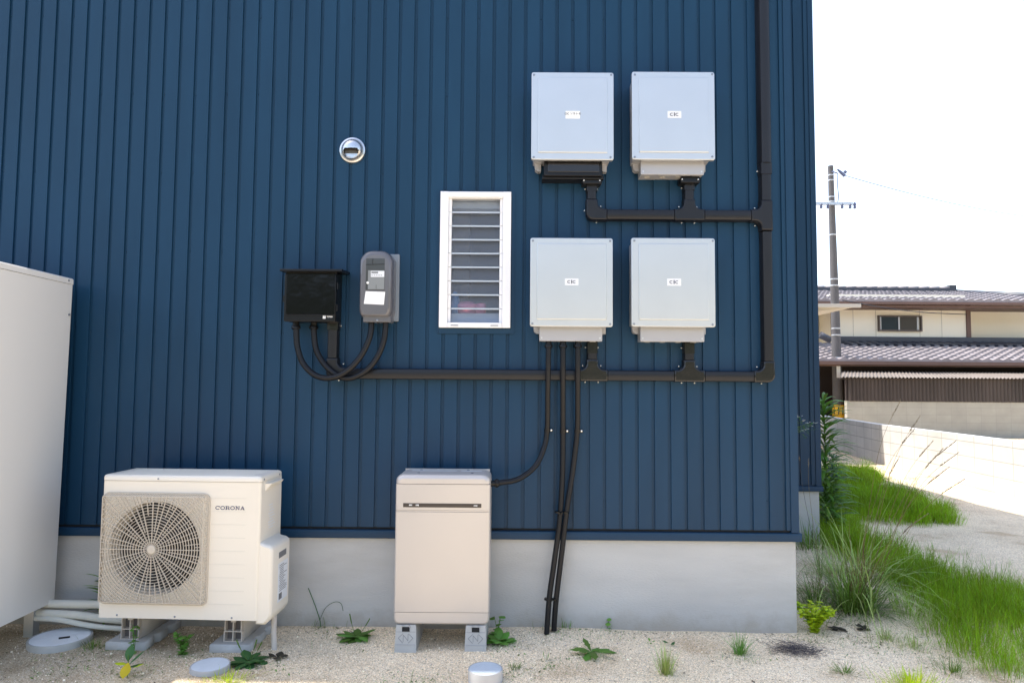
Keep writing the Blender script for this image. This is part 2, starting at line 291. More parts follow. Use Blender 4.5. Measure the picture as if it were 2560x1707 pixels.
# ------------------------------------------------------------------ object helpers
def tag(o, label=None, cat=None, group=None, kind=None):
    if label: o['label'] = label
    if cat: o['category'] = cat
    if group: o['group'] = group
    if kind: o['kind'] = kind
    return o
def thing(name, label, cat, loc=(0, 0, 0), rz=0.0, group=None):
    o = bpy.data.objects.new(name, None); COL.objects.link(o); o.empty_display_size = 0.1
    o.location = loc; o.rotation_euler = (0, 0, rz)
    return tag(o, label, cat, group)
def origin_of(o):
    p = Vector((0, 0, 0))
    while o is not None:
        p = p + o.location; o = o.parent
    return p
class MB:
    def __init__(s): s.v = []; s.f = []; s.uv = None
    def add(s, vs, fs):
        k = len(s.v); s.v.extend([tuple(p) for p in vs]); s.f.extend([tuple(i+k for i in f) for f in fs]); return s
    def box(s, x0, x1, y0, y1, z0, z1):
        vs = [(x, y, z) for z in (z0, z1) for y in (y0, y1) for x in (x0, x1)]
        return s.add(vs, [(0, 2, 3, 1), (4, 5, 7, 6), (0, 1, 5, 4), (2, 6, 7, 3), (0, 4, 6, 2), (1, 3, 7, 5)])
    def obox(s, p, q, wv, hv):            # bar from p to q with half vectors
        p, q, wv, hv = Vector(p), Vector(q), Vector(wv), Vector(hv)
        vs = [e+a*wv+b*hv for e in (p, q) for a, b in ((-1, -1), (1, -1), (1, 1), (-1, 1))]
        return s.add(vs, [(0, 3, 2, 1), (4, 5, 6, 7), (0, 1, 5, 4), (1, 2, 6, 5), (2, 3, 7, 6), (3, 0, 4, 7)])
    def loft(s, loops, cap0=True, cap1=True):
        n = len(loops[0]); vs = [p for l in loops for p in l]; fs = []
        for i in range(len(loops)-1):
            for j in range(n):
                k = (j+1) % n
                fs.append((i*n+j, i*n+k, (i+1)*n+k, (i+1)*n+j))
        if cap0: fs.append(tuple(range(n-1, -1, -1)))
        if cap1: fs.append(tuple((len(loops)-1)*n+j for j in range(n)))
        return s.add(vs, fs)
    def tube(s, pts, r, n=10, cap=True):
        pts = [Vector(p) for p in pts]; m = len(pts)
        rs = r if isinstance(r, (list, tuple)) else [r]*m
        loops = []; prev = None
        for i, p in enumerate(pts):
            t = (pts[min(i+1, m-1)]-pts[max(i-1, 0)])
            if t.length < 1e-9: t = Vector((0, 0, 1))
            t.normalize()
            if prev is None:
                a = t.cross(Vector((0, 0, 1)));
                if a.length < 1e-3: a = t.cross(Vector((0, 1, 0)))
            else:
                a = prev - t*prev.dot(t)
            a.normalize(); prev = a; b = t.cross(a)
            loops.append([p+rs[i]*(math.cos(2*math.pi*j/n)*a+math.sin(2*math.pi*j/n)*b) for j in range(n)])
        return s.loft(loops, cap, cap)
    def lathe(s, c, prof, n=40, axis='z', cap=True):
        c = Vector(c); loops = []
        for r, h in prof:
            l = []
            for j in range(n):
                a = 2*math.pi*j/n
                if axis == 'z': l.append(c+Vector((r*math.cos(a), r*math.sin(a), h)))
                else: l.append(c+Vector((r*math.cos(a), h, r*math.sin(a))))
            loops.append(l)
        return s.loft(loops, cap, cap)
    def outline(s, pts, y0, y1, bev=0.0):  # outline in x,z, front at y0 (camera side), back at y1, chamfered front edge
        loops = [[(x, y1, z) for x, z in pts]]
        if bev > 0:
            loops.append([(x, y0+bev, z) for x, z in pts])
            i1 = inset(pts, bev*0.3); loops.append([(x, y0+bev*0.3, z) for x, z in i1])
            i2 = inset(pts, bev); loops.append([(x, y0, z) for x, z in i2])
        else:
            loops.append([(x, y0, z) for x, z in pts])
        return s.loft(loops)
    def rr(s, x0, x1, z0, z1, y0, y1, r=0.005, bev=0.0, n=4):
        return s.outline(rrect(x0, x1, z0, z1, r, n), y0, y1, bev)
    def build(s, name, material, parent=None, smooth=35, fix=True):
        me = bpy.data.meshes.new(name)
        o = origin_of(parent) if parent else Vector((0, 0, 0))
        me.from_pydata([(p[0]-o.x, p[1]-o.y, p[2]-o.z) for p in s.v], [], s.f)
        if fix:
            bm = bmesh.new(); bm.from_mesh(me); bmesh.ops.recalc_face_normals(bm, faces=bm.faces); bm.to_mesh(me); bm.free()
        if smooth:
            me.shade_smooth(); me.set_sharp_from_angle(angle=R(smooth))
            for p in me.polygons:
                if p.loop_total > 4: p.use_smooth = False
        me.materials.append(M[material] if isinstance(material, str) else material)
        ob = bpy.data.objects.new(name, me); COL.objects.link(ob)
        if parent: ob.parent = parent
        return ob
def rrect(x0, x1, z0, z1, r, n=4):
    pts = []
    for cx, cz, a0 in ((x1-r, z1-r, 0), (x0+r, z1-r, 90), (x0+r, z0+r, 180), (x1-r, z0+r, 270)):
        for i in range(n+1):
            a = R(a0+90*i/n); pts.append((cx+r*math.cos(a), cz+r*math.sin(a)))
    return pts
def inset(pts, d):
    n = len(pts); ar = sum(pts[i][0]*pts[(i+1) % n][1]-pts[(i+1) % n][0]*pts[i][1] for i in range(n)); sg = 1 if ar > 0 else -1
    res = []
    for i in range(n):
        p0, p, p1 = Vector(pts[i-1]), Vector(pts[i]), Vector(pts[(i+1) % n])
        e0 = (p-p0); e1 = (p1-p)
        if e0.length < 1e-9: e0 = e1
        if e1.length < 1e-9: e1 = e0
        e0 = e0.normalized(); e1 = e1.normalized()
        n0 = Vector((-e0.y, e0.x))*sg; n1 = Vector((-e1.y, e1.x))*sg
        b = n0+n1
        if b.length < 1e-6: b = n0
        b.normalize(); c = max(0.45, b.dot(n0))
        q = p+b*(d/c); res.append((q.x, q.y))
    return res
def catmull(pts, per=10):
    pts = [Vector(p) for p in pts]; res = []
    for i in range(len(pts)-1):
        p0 = pts[max(i-1, 0)]; p1 = pts[i]; p2 = pts[i+1]; p3 = pts[min(i+2, len(pts)-1)]
        for k in range(per):
            t = k/per
            res.append(0.5*((2*p1)+(p2-p0)*t+(2*p0-5*p1+4*p2-p3)*t*t+(3*p1-p0-3*p2+p3)*t**3))
    res.append(pts[-1]); return res
def resample(pts, step):
    res = [pts[0]]; acc = 0.0
    for a, b in zip(pts[:-1], pts[1:]):
        L = (b-a).length
        if L < 1e-9: continue
        d = step-acc
        while d <= L:
            res.append(a+(b-a)*(d/L)); d += step
        acc = L-(d-step)
    return res
def text_mesh(s, size, material, parent, cx, y, cz, sx=1.0, bold=0.0, name='lettering', rot=None):
    cu = bpy.data.curves.new(name, 'FONT'); cu.body = s; cu.size = size; cu.align_x = 'CENTER'; cu.align_y = 'CENTER'
    cu.offset = bold; cu.extrude = 0.0004; cu.resolution_u = 4
    t = bpy.data.objects.new(name, cu); COL.objects.link(t)
    bpy.context.view_layer.update()
    me = bpy.data.meshes.new_from_object(t.evaluated_get(bpy.context.evaluated_depsgraph_get()))
    bpy.data.objects.remove(t)
    o = origin_of(parent)
    for v in me.vertices:
        x, yy, zz = v.co
        v.co = (cx+x*sx-o.x, y-zz-o.y, cz+yy-o.z)
    me.name = name; me.materials.clear(); me.materials.append(M[material])
    ob = bpy.data.objects.new(name, me); COL.objects.link(ob); ob.parent = parent
    return ob
def band(mb, cx, cz, rx, rz, t, a0, a1, y0, y1, n=18, sq=2.6):
    def P(a, kx, kz):
        c, s_ = math.cos(a), math.sin(a)
        return (cx+math.copysign(abs(c)**(2/sq), c)*kx, cz+math.copysign(abs(s_)**(2/sq), s_)*kz)
    o = [P(R(a0+(a1-a0)*i/n), rx, rz) for i in range(n+1)]; q = [P(R(a0+(a1-a0)*i/n), rx-t, rz-t) for i in range(n+1)]
    for i in range(n):
        mb.loft([[(o[i][0], y, o[i][1]), (o[i+1][0], y, o[i+1][1]), (q[i+1][0], y, q[i+1][1]), (q[i][0], y, q[i][1])] for y in (y1, y0)])
def copy_tree(o, parent=None):
    c = o.copy(); COL.objects.link(c); c.parent = parent
    for ch in list(o.children): copy_tree(ch, c)
    return c

# ------------------------------------------------------------------ ground
def gz(x, y):
    z = 0.010*math.sin(3.1*x+1.3*y)*math.sin(2.3*y-0.7*x)+0.006*math.sin(9*x+4*y)*math.sin(7.3*y-2.1*x)
    z += 0.018*math.exp(-((x-1.35)/0.35)**2)*math.exp(-((y+0.02)/0.10)**2)
    z += 0.016*math.exp(-((x-0.25)/0.5)**2)*math.exp(-((y+0.0)/0.12)**2)
    k = min(1.0, max(0.0, (14-abs(x))/6))*min(1.0, max(0.0, (12-abs(y))/6))
    return z*k*0.6
xs = [-900, -300, -100, -40, -15, -8, -5]+[-3+0.05*i for i in range(0, 221)]+[9, 10.5, 13, 18, 30, 60, 150, 400, 900]
ys = [-900, -300, -100, -40, -15, -8, -5, -4, -3, -2.2, -1.6]+[-1.2+0.04*i for i in range(0, 61)]+[1.3+0.1*i for i in range(0, 80)]+[10, 12, 15, 20, 30, 60, 150, 400, 900]
xs = sorted(set(round(x, 4) for x in xs)); ys = sorted(set(round(y, 4) for y in ys))
g = MB()
g.v = [(x, y, gz(x, y)) for y in ys for x in xs]
nx = len(xs)
g.f = [(j*nx+i, j*nx+i+1, (j+1)*nx+i+1, (j+1)*nx+i) for j in range(len(ys)-1) for i in range(nx-1)]
tag(g.build('ground', 'gravel', None, 60, False), kind='structure')
# unseen dark green ring added behind the viewer to darken horizon reflections
hl = MB(); nh = 90
def hrow(d, hfun): return [(d*math.cos(R(190+160*i/nh)), d*math.sin(R(190+160*i/nh)), hfun(i)) for i in range(nh+1)]
hr = [hrow(60, lambda i: -1), hrow(75, lambda i: 7+2.0*math.sin(i*0.9)+1.2*math.sin(i*2.3)), hrow(120, lambda i: 18+4*math.sin(i*0.21)+1.5*math.sin(i*1.7)), hrow(190, lambda i: 26+9*math.sin(i*0.13+1)+1.2*math.sin(i*1.1)), hrow(230, lambda i: -1)]
hl.v = [p for r_ in hr for p in r_]; hl.f = [(j*(nh+1)+i, j*(nh+1)+i+1, (j+1)*(nh+1)+i+1, (j+1)*(nh+1)+i) for j in range(4) for i in range(nh)]
M['backdrop_green'] = mat('unseen_green_backdrop', (0.055, 0.085, 0.035), 0.95, 0, 0.35, 0.15)
tag(hl.build('reflection_backdrop', 'backdrop_green', None, 60), kind='structure')
# loose pebbles in the gravel near the wall
rp = random.Random(3); pb = MB()
for i in range(5200):
    x = rp.uniform(-1.6, 4.6); y = rp.uniform(-0.95, 0.0) if rp.random() < 0.8 else rp.uniform(0, 3.0)
    if x < 2.75 and y > -0.01: continue
    r = rp.uniform(0.0018, 0.0042)*(1.7 if rp.random() < 0.06 else 1); z = gz(x, y)
    a = rp.uniform(0, 6.28); e = rp.uniform(0.6, 1.0)
    ring = [(x+r*math.cos(a+k*1.2566), y+r*e*math.sin(a+k*1.2566), z-0.001) for k in range(5)]
    top = [(x+0.6*r*math.cos(a+k*1.2566+0.3), y+0.6*r*e*math.sin(a+k*1.2566+0.3), z+r*0.8) for k in range(5)]
    pb.loft([ring, top], False, True)
M['pebble'] = mat('pebble', (0.78, 0.68, 0.54), 0.9, island=0.5)
tag(pb.build('pebbles', 'pebble', None, 0, False), 'loose pale pebbles scattered over the sandy gravel by the house wall', 'pebbles', kind='stuff')

# ------------------------------------------------------------------ navy house
HX0, HX1, HH = -7.0, 2.785, 5.5
house = thing('house', 'dark navy house clad in vertically grooved metal siding on a grey concrete foundation', 'house', (HX0, 0, 0))
wx0, wx1, wz0, wz1 = rect(1100.5, 482.5, 1277, 820, 0.0)
P_, GW, GD = 0.09, 0.0190, 0.0098
SB = 0.545
sid = MB()
def strip(mb, prof, z0, z1, Y=0.0):
    vs = [(x, Y+y, z) for z in (z0, z1) for x, y in prof]; n = len(prof)
    mb.add(vs, [(i, i+1, n+i+1, n+i) for i in range(n-1)])
def siding_profile(xa, xb, phase=0.0):
    pr = [(xa, 0.0)]; k = math.floor((xa-phase)/P_)
    while True:
        k += 1; x = phase+k*P_
        if x+GW >= xb: break
        pr += [(x, 0.0), (x+0.0004, 0.002), (x+0.0006, GD), (x+GW-0.0012, GD), (x+GW-0.0008, 0.002), (x+GW, 0.0)]
    pr.append((xb, 0.0)); return pr
def clip(pr, a, b):
    res = []
    for (x0, y0), (x1, y1) in zip(pr[:-1], pr[1:]):
        if x1 <= a or x0 >= b: continue
        def L(x): return y0+(y1-y0)*(x-x0)/(x1-x0) if x1 > x0 else y0
        p = (max(x0, a), L(max(x0, a))); q = (min(x1, b), L(min(x1, b)))
        if not res: res.append(p)
        res.append(q)
    return res
prof = siding_profile(HX0, 2.742, 0.0)
strip(sid, clip(prof, HX0, wx0), SB, HH)
strip(sid, clip(prof, wx1, 2.742), SB, HH)
strip(sid, clip(prof, wx0, wx1), SB, wz0)
strip(sid, clip(prof, wx0, wx1), wz1, HH)
rs = random.Random(21)
for zr_ in [0.70+0.455*i for i in range(11)]:       # fixing screws pressed into the grooves
    k = math.ceil(HX0/P_)
    while k*P_+GW < 2.74:
        x = k*P_+GW/2; k += 1
        if k % 2 or (wx0-0.03 < x < wx1+0.03 and wz0-0.05 < zr_ < wz1+0.05): continue
        z = zr_+rs.uniform(-0.004, 0.004)
        sid.loft([[(x+r*math.cos(j*1.0472), y, z+r*math.sin(j*1.0472)) for j in range(6)] for r, y in ((0.0036, GD), (0.0034, GD-0.003), (0.0018, GD-0.0042))], False, True)
sid.build('siding', 'siding', house, 25, False)
bk = MB(); bk.box(HX0, 2.74, 0.0104, 0.016, 0.50, SB+0.004); bk.build('siding_gap_shade', 'dark', house, 0)  # dark strip stands in for the shadow line under the siding
fl = MB()
fl.outline([(HX0, 0.4865), (2.797, 0.4865), (2.797, 0.531), (HX0, 0.531)], -0.016, 0.03, 0.003)
fl.build('base_flashing', 'trim', house)
fd = MB(); fd.box(HX0, 2.769, 0.008, 0.20, -0.2, 0.486); fd.build('foundation', 'concrete', house, 0)
ct = MB(); ct.box(2.7425, 2.785, -0.006, 0.06, SB-0.012, HH); ct.box(2.7805, 2.785, 0.06, 2.08, SB-0.012, HH); ct.build('corner_trim', 'trim', house, 0)
# side and rear walls, roof; unseen rear block added to shade the block wall
WX, WY = 3.826, 2.093
sw = MB(); sw.box(2.762, 2.778, 0.062, WY-0.01, 0.49, HH-0.01); sw.box(HX0-0.02, HX0, 0.02, 12.5, 0, HH-0.01)
sw.box(WX-0.06, WX-0.006, WY+0.06, 8.9, 0.46, HH-0.01); sw.box(WX-0.055, 5.9, 8.92, 8.98, 0, HH-0.01); sw.box(5.84, 5.9, 8.985, 13.5, 0, HH-0.01); sw.box(HX0, 5.83, 13.4, 13.48, 0, HH-0.01)
sw.build('side_wall', 'siding', house, 0)
fs = MB(); fs.box(2.70, 2.766, 0.205, WY, -0.2, 0.488); fs.box(2.775, 3.810, WY+0.012, WY+0.2, -0.2, 0.45); fs.box(3.70, 3.810, WY+0.205, 8.9, -0.2, 0.455); fs.build('side_foundation', 'concrete', house, 0)
wg = MB(); wp = siding_profile(2.79, 3.780, 0.035)
strip(wg, wp, 0.505, HH, WY); wg.build('wing_siding', 'siding', house, 25, False)
wf = MB(); wf.outline([(2.80, 0.4505), (3.838, 0.4505), (3.838, 0.492), (2.80, 0.492)], WY-0.016, WY+0.03, 0.003); wf.build('wing_flashing', 'trim', house)
wt = MB(); wt.box(3.7805, WX, WY-0.006, WY+0.05, 0.494, HH); wt.box(2.79, 3.78, WY+0.012, WY+0.018, 0.46, 0.52); wt.build('wing_corner_trim', 'trim', house, 0)
rf = MB(); rf.box(HX0, 2.785, 0.0, 13.48, HH+0.002, HH+0.12); rf.box(2.787, WX, WY, 8.95, HH+0.002, HH+0.12); rf.box(WX+0.002, 5.9, 8.9, 13.48, HH+0.002, HH+0.12); rf.build('roof', 'trim', house, 0)

# louvre window
fo = MB(); fw = 0.046
win_o = MB()
ox0, ox1, oz0, oz1 = rect(1094, 478, 1286, 834, -0.01)
for (a, b, c, d) in ((wx0-0.002, wx1+0.002, oz0, wz0-0.003), (ox0, wx0-0.003, oz0, oz1), (wx1+0.003, ox1, oz0, oz1), (wx0-0.002, wx1+0.002, wz1+0.003, oz1)):
    win_o.box(a, b, -0.008, 0.004, c, d)
win = MB()
win.rr(wx0, wx0+fw, wz0, wz1, -0.030, 0.05, 0.002, 0.002); win.rr(wx1-fw, wx1, wz0, wz1, -0.030, 0.05, 0.002, 0.002)
win.rr(wx0+fw+0.0005, wx1-fw-0.0005, wz1-0.036, wz1, -0.028, 0.05, 0.002, 0.002); win.rr(wx0+fw+0.0005, wx1-fw-0.0005, wz0, wz0+0.028, -0.034, 0.05, 0.002, 0.002)
win.rr(wx0+0.004, wx1-0.004, wz1-0.030, wz1-0.004, -0.0335, -0.0295, 0.001, 0.001)
window = win.build('window', 'winframe', house)
win_o.build('window_trim', 'trim', window, 0)
bx0, bx1 = wx0+fw+0.001, wx1-fw-0.001; bz0, bz1 = wz0+0.030, wz1-0.036
nb = 9; bh = (bz1-bz0)/nb
edges = MB(); clipl = [MB(), MB()]
for i in range(nb):
    za = bz0+i*bh; zb = za+bh
    for clips, (a, b) in zip(clipl, ((bx0, bx0+0.016), (bx1-0.016, bx1))):
        clips.rr(a, b, za+0.0012, zb-0.0012, -0.014, 0.02, 0.001, 0.001)
    bl = MB(); x0, x1 = bx0+0.017, bx1-0.017
    bl.loft([[(x0, -0.010, za-0.006), (x1, -0.010, za-0.006), (x1, 0.010, zb), (x0, 0.010, zb)], [(x0, -0.005, za-0.006), (x1, -0.005, za-0.006), (x1, 0.015, zb), (x0, 0.015, zb)]])
    bl.build('glass_slat', 'louvre', window, 0)
    if i > 0: edges.box(x0, x1, -0.0125, -0.0105, za-0.0055, za+0.0035)
[c_.build('slat_clip_rail', 'winframe', window) for c_ in clipl]; edges.build('slat_edges', 'glassedge', window, 0)
for q in (bx0+0.02, bx1-0.062): hd = MB(); hd.box(q, q+0.042, -0.0365, -0.0345, wz0+0.010, wz0+0.0135); hd.build('drain_slot', 'ink', window, 0)
rm = MB(); rm.box(wx0-0.5, wx1+0.9, 1.0, 1.02, wz0-0.2, wz1+0.5); rm.box(wx0-0.5, wx1+0.9, 0.06, 1.0, wz1+0.5, wz1+0.52); rm.box(wx0-0.52, wx0-0.5, 0.06, 1.02, wz0-0.2, wz1+0.5); rm.box(wx1+0.9, wx1+0.92, 0.06, 1.02, wz0-0.2, wz1+0.5); rm.box(wx0-0.5, wx1+0.9, 0.06, 1.0, wz0-0.22, wz0-0.2)
rm.build('room', 'roomwall', house, 0)
cu_ = MB(); cu_.box(wx0+0.05, wx0+0.155, 0.16, 0.18, wz0+0.05, wz1-0.02); cu_.build('curtain', 'roomdark', house, 0)
si = MB(); si.box(wx0+0.03, wx1-0.03, 0.030, 0.16, wz0+0.034, wz0+0.085); si.build('window_sill', 'whitebox', house, 0); si = MB(); si.box(wx0+0.03, wx1-0.03, 0.06, 0.2, wz1-0.075, wz1-0.038); si.build('roller_blind', 'whitebox', house, 0)
bo = MB(); bo.lathe((wx0+0.150, 0.062, wz0+0.087), [(0.05, 0), (0.056, 0.02), (0.056, 0.05), (0.04, 0.065)], 16); bo.lathe((wx0+0.228, 0.062, wz0+0.087), [(0.03, 0), (0.03, 0.055), (0.02, 0.06)], 16)
tag(bo.build('bottle', 'pink', None), 'blurred pink container behind the patterned glass of the louvre window', 'bottle')
bo = MB(); bo.lathe((wx0+0.082, 0.060, wz0+0.087), [(0.024, 0), (0.026, 0.08), (0.02, 0.105), (0.010, 0.125)], 14)
tag(bo.build('bottle', 'bluebottle', None), 'blurred blue bottle behind the left side of the louvre window', 'bottle')

# ------------------------------------------------------------------ vent hood
vc = at(881.6, 376.7, -0.004)
vent = thing('vent_hood', 'round stainless steel vent hood high on the navy wall with a mouth shaped opening', 'vent', (vc.x, 0, vc.z))
mb = MB(); mb.lathe((vc.x, 0, vc.z), [(0.074, 0.008), (0.0755, -0.006), (0.072, -0.013), (0.064, -0.016), (0.060, -0.012)], 48, 'y'); mb.build('flange', 'steel', vent, 40)
mb = MB(); nr, na = 20, 64
def dome(i, j, s=1.0):
    ph = (math.pi/2)*(1-i/nr); a = 2*math.pi*j/na
    r = 0.0605*math.sin(ph)*s; y = -0.012-0.046*math.cos(ph)*s
    return Vector((vc.x+r*math.cos(a), y, vc.z+r*math.sin(a)))
def mouth(p):
    dx, dz = p.x-vc.x, p.z-vc.z
    return -0.053 < dz < -0.001 and abs(dx) < 0.045*math.sqrt(max(0, 1-((dz+0.004)/0.052)**2)) and not (dz > -0.007 and abs(dx) > 0.038)
for s, mname in ((1.0, 'steel'), (0.96, 'dark')):
    mb = MB()
    for i in range(nr):
        for j in range(na):
            q = [dome(i, j, s), dome(i, j+1, s), dome(i+1, j+1, s), dome(i+1, j, s)]
            if mouth((q[0]+q[2])/2): continue
            mb.add(q, [(0, 1, 2, 3)])
    mb.build('dome' if s == 1.0 else 'dome_inner_shade', mname, vent, 60)  # dark inner shell paints the shade inside the mouth
mb = MB(); mb.lathe((vc.x, 0, vc.z), [(0.056, -0.009), (0.001, -0.010)], 32, 'y', True); mb.build('duct_opening', 'dark', vent, 0)
mb = MB(); mb.outline([(vc.x+0.037*math.cos(R(a)), vc.z-0.037+0.016*math.sin(R(a))) for a in range(180, 361, 12)]+[(vc.x+0.014, vc.z-0.037), (vc.x+0.011, vc.z-0.043), (vc.x, vc.z-0.046), (vc.x-0.011, vc.z-0.043), (vc.x-0.014, vc.z-0.037)], -0.020, -0.012); mb.build('lower_lip', 'winframe', vent, 0)
mb = MB()
for k in range(3): mb.box(vc.x-0.04, vc.x+0.04, -0.018, -0.013, vc.z-0.008-k*0.005, vc.z-0.0065-k*0.005)
mb.build('louvre_slats', 'ink', vent, 0)

# ------------------------------------------------------------------ inverters
def logo_cic(parent, cx, cz, y, h, material='ink'):
    mb = MB(); w_ = h*0.92; t = h*0.20
    for s in (-1, 1):
        c = cx+s*h*0.78+h*0.10*(1 if s > 0 else 1)
        band(mb, c+0.0, cz, w_*0.62, h*0.44, t, 62, 298, y, y+0.0006, 16, 2.4)
    mb.box(cx-h*0.13, cx+h*0.20, y, y+0.0006, cz-h*0.50, cz+h*0.56)
    return mb.build('lettering', material, parent, 0)
def inverter(label, c, lid, panel, screws, lower, lab, kind, txt):
    YF = -0.165
    x0, x1, z0, z1 = crect(c, *lid, YF)
    t = thing('power_inverter', label, 'inverter', ((x0+x1)/2, 0, z0), group='power inverters on the navy wall')
    mb = MB(); mb.rr(x0, x1, z0, z1, YF, YF+0.022, 0.012, 0.004); lid_o = mb.build('lid', 'invgrey', t)
    mb = MB(); mb.rr(x0+0.014, x1-0.014, z0+0.012, z1-0.012, YF+0.0225, -0.012, 0.006, 0.0); mb.build('body', 'invbeige', t)
    px0, px1, pz0, pz1 = crect(c, *panel, YF)
    mb = MB(); mb.rr(px0, px1, pz0, pz1, YF-0.0055, YF+0.001, 0.004, 0.004); mb.build('raised_panel', 'invgrey', t)
    for sx, sy in screws:
        p = at(*c(sx, sy), YF); mb = MB(); mb.lathe((p.x, YF-0.0002, p.z), [(0.0062, 0.001), (0.0062, -0.0012), (0.0045, -0.002), (0.001, -0.0015)], 14, 'y'); mb.build('screw', 'screw', t)
    lx0, lx1, lz0, lz1 = crect(c, *lab, YF-0.0055)
    mb = MB(); mb.box(lx0, lx1, YF-0.0063, YF-0.005, lz0, lz1); st = mb.build('sticker', 'sticker' if txt else 'stickergrey', t, 0)
    if txt: text_mesh('CIC ソラトモ', (lz1-lz0)*0.36, 'ink', st, (lx0+lx1)/2, YF-0.0068, lz0+(lz1-lz0)*0.62, 1.0, 0.00035)
    else: logo_cic(st, (lx0+lx1)/2-0.0008, (lz0+lz1)/2, YF-0.0070, (lz1-lz0)*0.50)
    # terminal box below
    YB = -0.118
    bx0_, bx1_, bz0_, bz1_ = crect(c, *lower, YB); bz1_ = z0+0.010
    m = 'black' if kind == 'black' else 'invbeige'
    mb = MB(); mb.rr(bx0_, bx1_, bz0_, bz1_, YB, YB+0.012, 0.005, 0.003)
    tb = mb.build('terminal_box', m, t)
    mb = MB(); mb.box(bx0_+0.004, bx0_+0.10, YB+0.0125, -0.010, bz0_+0.003, bz1_); mb.box(bx0_+0.101, bx1_-0.060, YB+0.035, -0.010, bz0_+0.004, bz1_); mb.box(bx1_-0.059, bx1_-0.004, YB+0.0125, -0.010, bz0_+0.003, bz1_)
    mb.build('terminal_housing', m, tb, 0)
    for k in range(4):
        mb = MB(); hx = bx0_+(bx1_-bx0_)*(0.13+0.245*k); mb.lathe((hx, YB+0.055, bz0_+0.0025), [(0.016, 0.0), (0.016, -0.003), (0.011, -0.003), (0.010, 0.0)], 18); mb.build('cable_port', 'dark' if kind == 'black' else 'blockgrey', tb)
    if kind == 'black':
        mb = MB(); mb.rr(bx0_+0.020, bx1_-0.016, bz0_+0.020, bz1_-0.004, YB-0.004, YB+0.001, 0.003, 0.003); mb.build('cover_plate', 'ductgloss', tb)
        mb = MB(); mb.rr(bx0_-0.008, bx1_+0.010, bz0_-0.012, bz0_+0.010, YB+0.02, -0.008, 0.003, 0.003); mb.build('lower_tray', 'black', tb)
    else:
        for q in (0.013, (bx1_-bx0_)-0.013):
            mb = MB(); mb.lathe((bx0_+q, YB-0.0002, bz0_+0.018), [(0.005, 0.001), (0.005, -0.001), (0.001, -0.001)], 12, 'y'); mb.build('screw', 'invgrey', tb)
    for q in (x0+0.022, x1-0.060):
        mb = MB(); mb.outline([(q, z0+0.012), (q+0.036, z0+0.012), (q+0.036, z0-0.030), (q+0.018, z0-0.030), (q+0.004, z0-0.020)], -0.055, -0.010); mb.build('bracket', 'invbeige', t, 0)
    mb = MB(); mb.lathe((x0+0.006, -0.11, z0+(z1-z0)*0.60), [(0.004, 0.004), (0.004, -0.004)], 10); mb.build('side_screw', 'screwwhite', t)
    return t, (x0, x1, z0, z1), (bx0_, bx1_, bz0_, bz1_)
_, iTL, bTL = inverter('pale grey inverter with a white paper sticker above a black terminal box', C3, (165, 141, 867, 887), (222, 187, 812, 827), ((188, 163), (845, 163), (185, 864), (840, 865)), (272, 890, 770, 1022), (457, 471, 579, 535), 'black', True)
_, iTR, bTR = inverter('pale grey inverter beside the downpipe with four round ports visible under its terminal box', C3, (1022, 136, 1729, 886), (1083, 186, 1676, 824), ((1047, 162), (1706, 158), (1046, 863), (1707, 860)), (1097, 890, 1636, 1013), (1325, 471, 1443, 530), 'grey', False)
_, iBL, bBL = inverter('pale grey inverter right of the louvre window with three corrugated hoses below', C4, (157, 121, 872, 888), (215, 170, 817, 827), ((181, 145), (849, 148), (177, 861), (848, 866)), (236, 890, 781, 1013), (457, 471, 575, 530), 'grey', False)
_, iBR, bBR = inverter('pale grey inverter directly below the one with round ports, feeding a single duct', C4, (1032, 121, 1758, 890), (1096, 171, 1702, 830), ((1058, 145), (1736, 147), (1055, 864), (1735, 870)), (1110, 890, 1664, 1018), (1341, 472, 1462, 534), 'grey', False)

# ------------------------------------------------------------------ cable duct
duct = thing('cable_duct', 'dark brown square cable duct run along the navy wall with elbows and tees', 'cable duct', (0, 0, 0))
DW, DD, DB = 0.029, 0.056, 0.010
def run(x0, z0, x1, z1, wdt=DW, d=DD, m='duct', bev=DB):
    if abs(x1-x0) > abs(z1-z0): pts = [(x0, z0-wdt), (x1, z1-wdt), (x1, z1+wdt), (x0, z0+wdt)]
    else:
        if z1 > z0: x0, z0, x1, z1 = x1, z1, x0, z0
        pts = [(x1-wdt, z1), (x1+wdt, z1), (x0+wdt, z0), (x0-wdt, z0)]
    # chamfer along the length only
    loops = []
    horiz = abs(x1-x0) > abs(z1-z0)
    prof_ = [(-wdt, 0.0), (-wdt, -d+bev), (-wdt+bev*0.35, -d+bev*0.3), (-wdt+bev, -d), (wdt-bev, -d), (wdt-bev*0.35, -d+bev*0.3), (wdt, -d+bev), (wdt, 0.0)]
    mb = MB()
    for (x, z) in ((x0, z0), (x1, z1)):
        loops.append([(x, y, z+a) if horiz else (x+a, y, z) for a, y in prof_])
    mb.loft(loops); return mb.build('duct_run', m, duct)
def scr(x, z, y=-0.012, m='screwwhite', r=0.0042):
    mb = MB(); mb.lathe((x, y, z), [(r, 0.004), (r, -0.002), (r*0.6, -0.004), (0.0005, -0.0042)], 10, 'y'); mb.build('screw', m, duct)
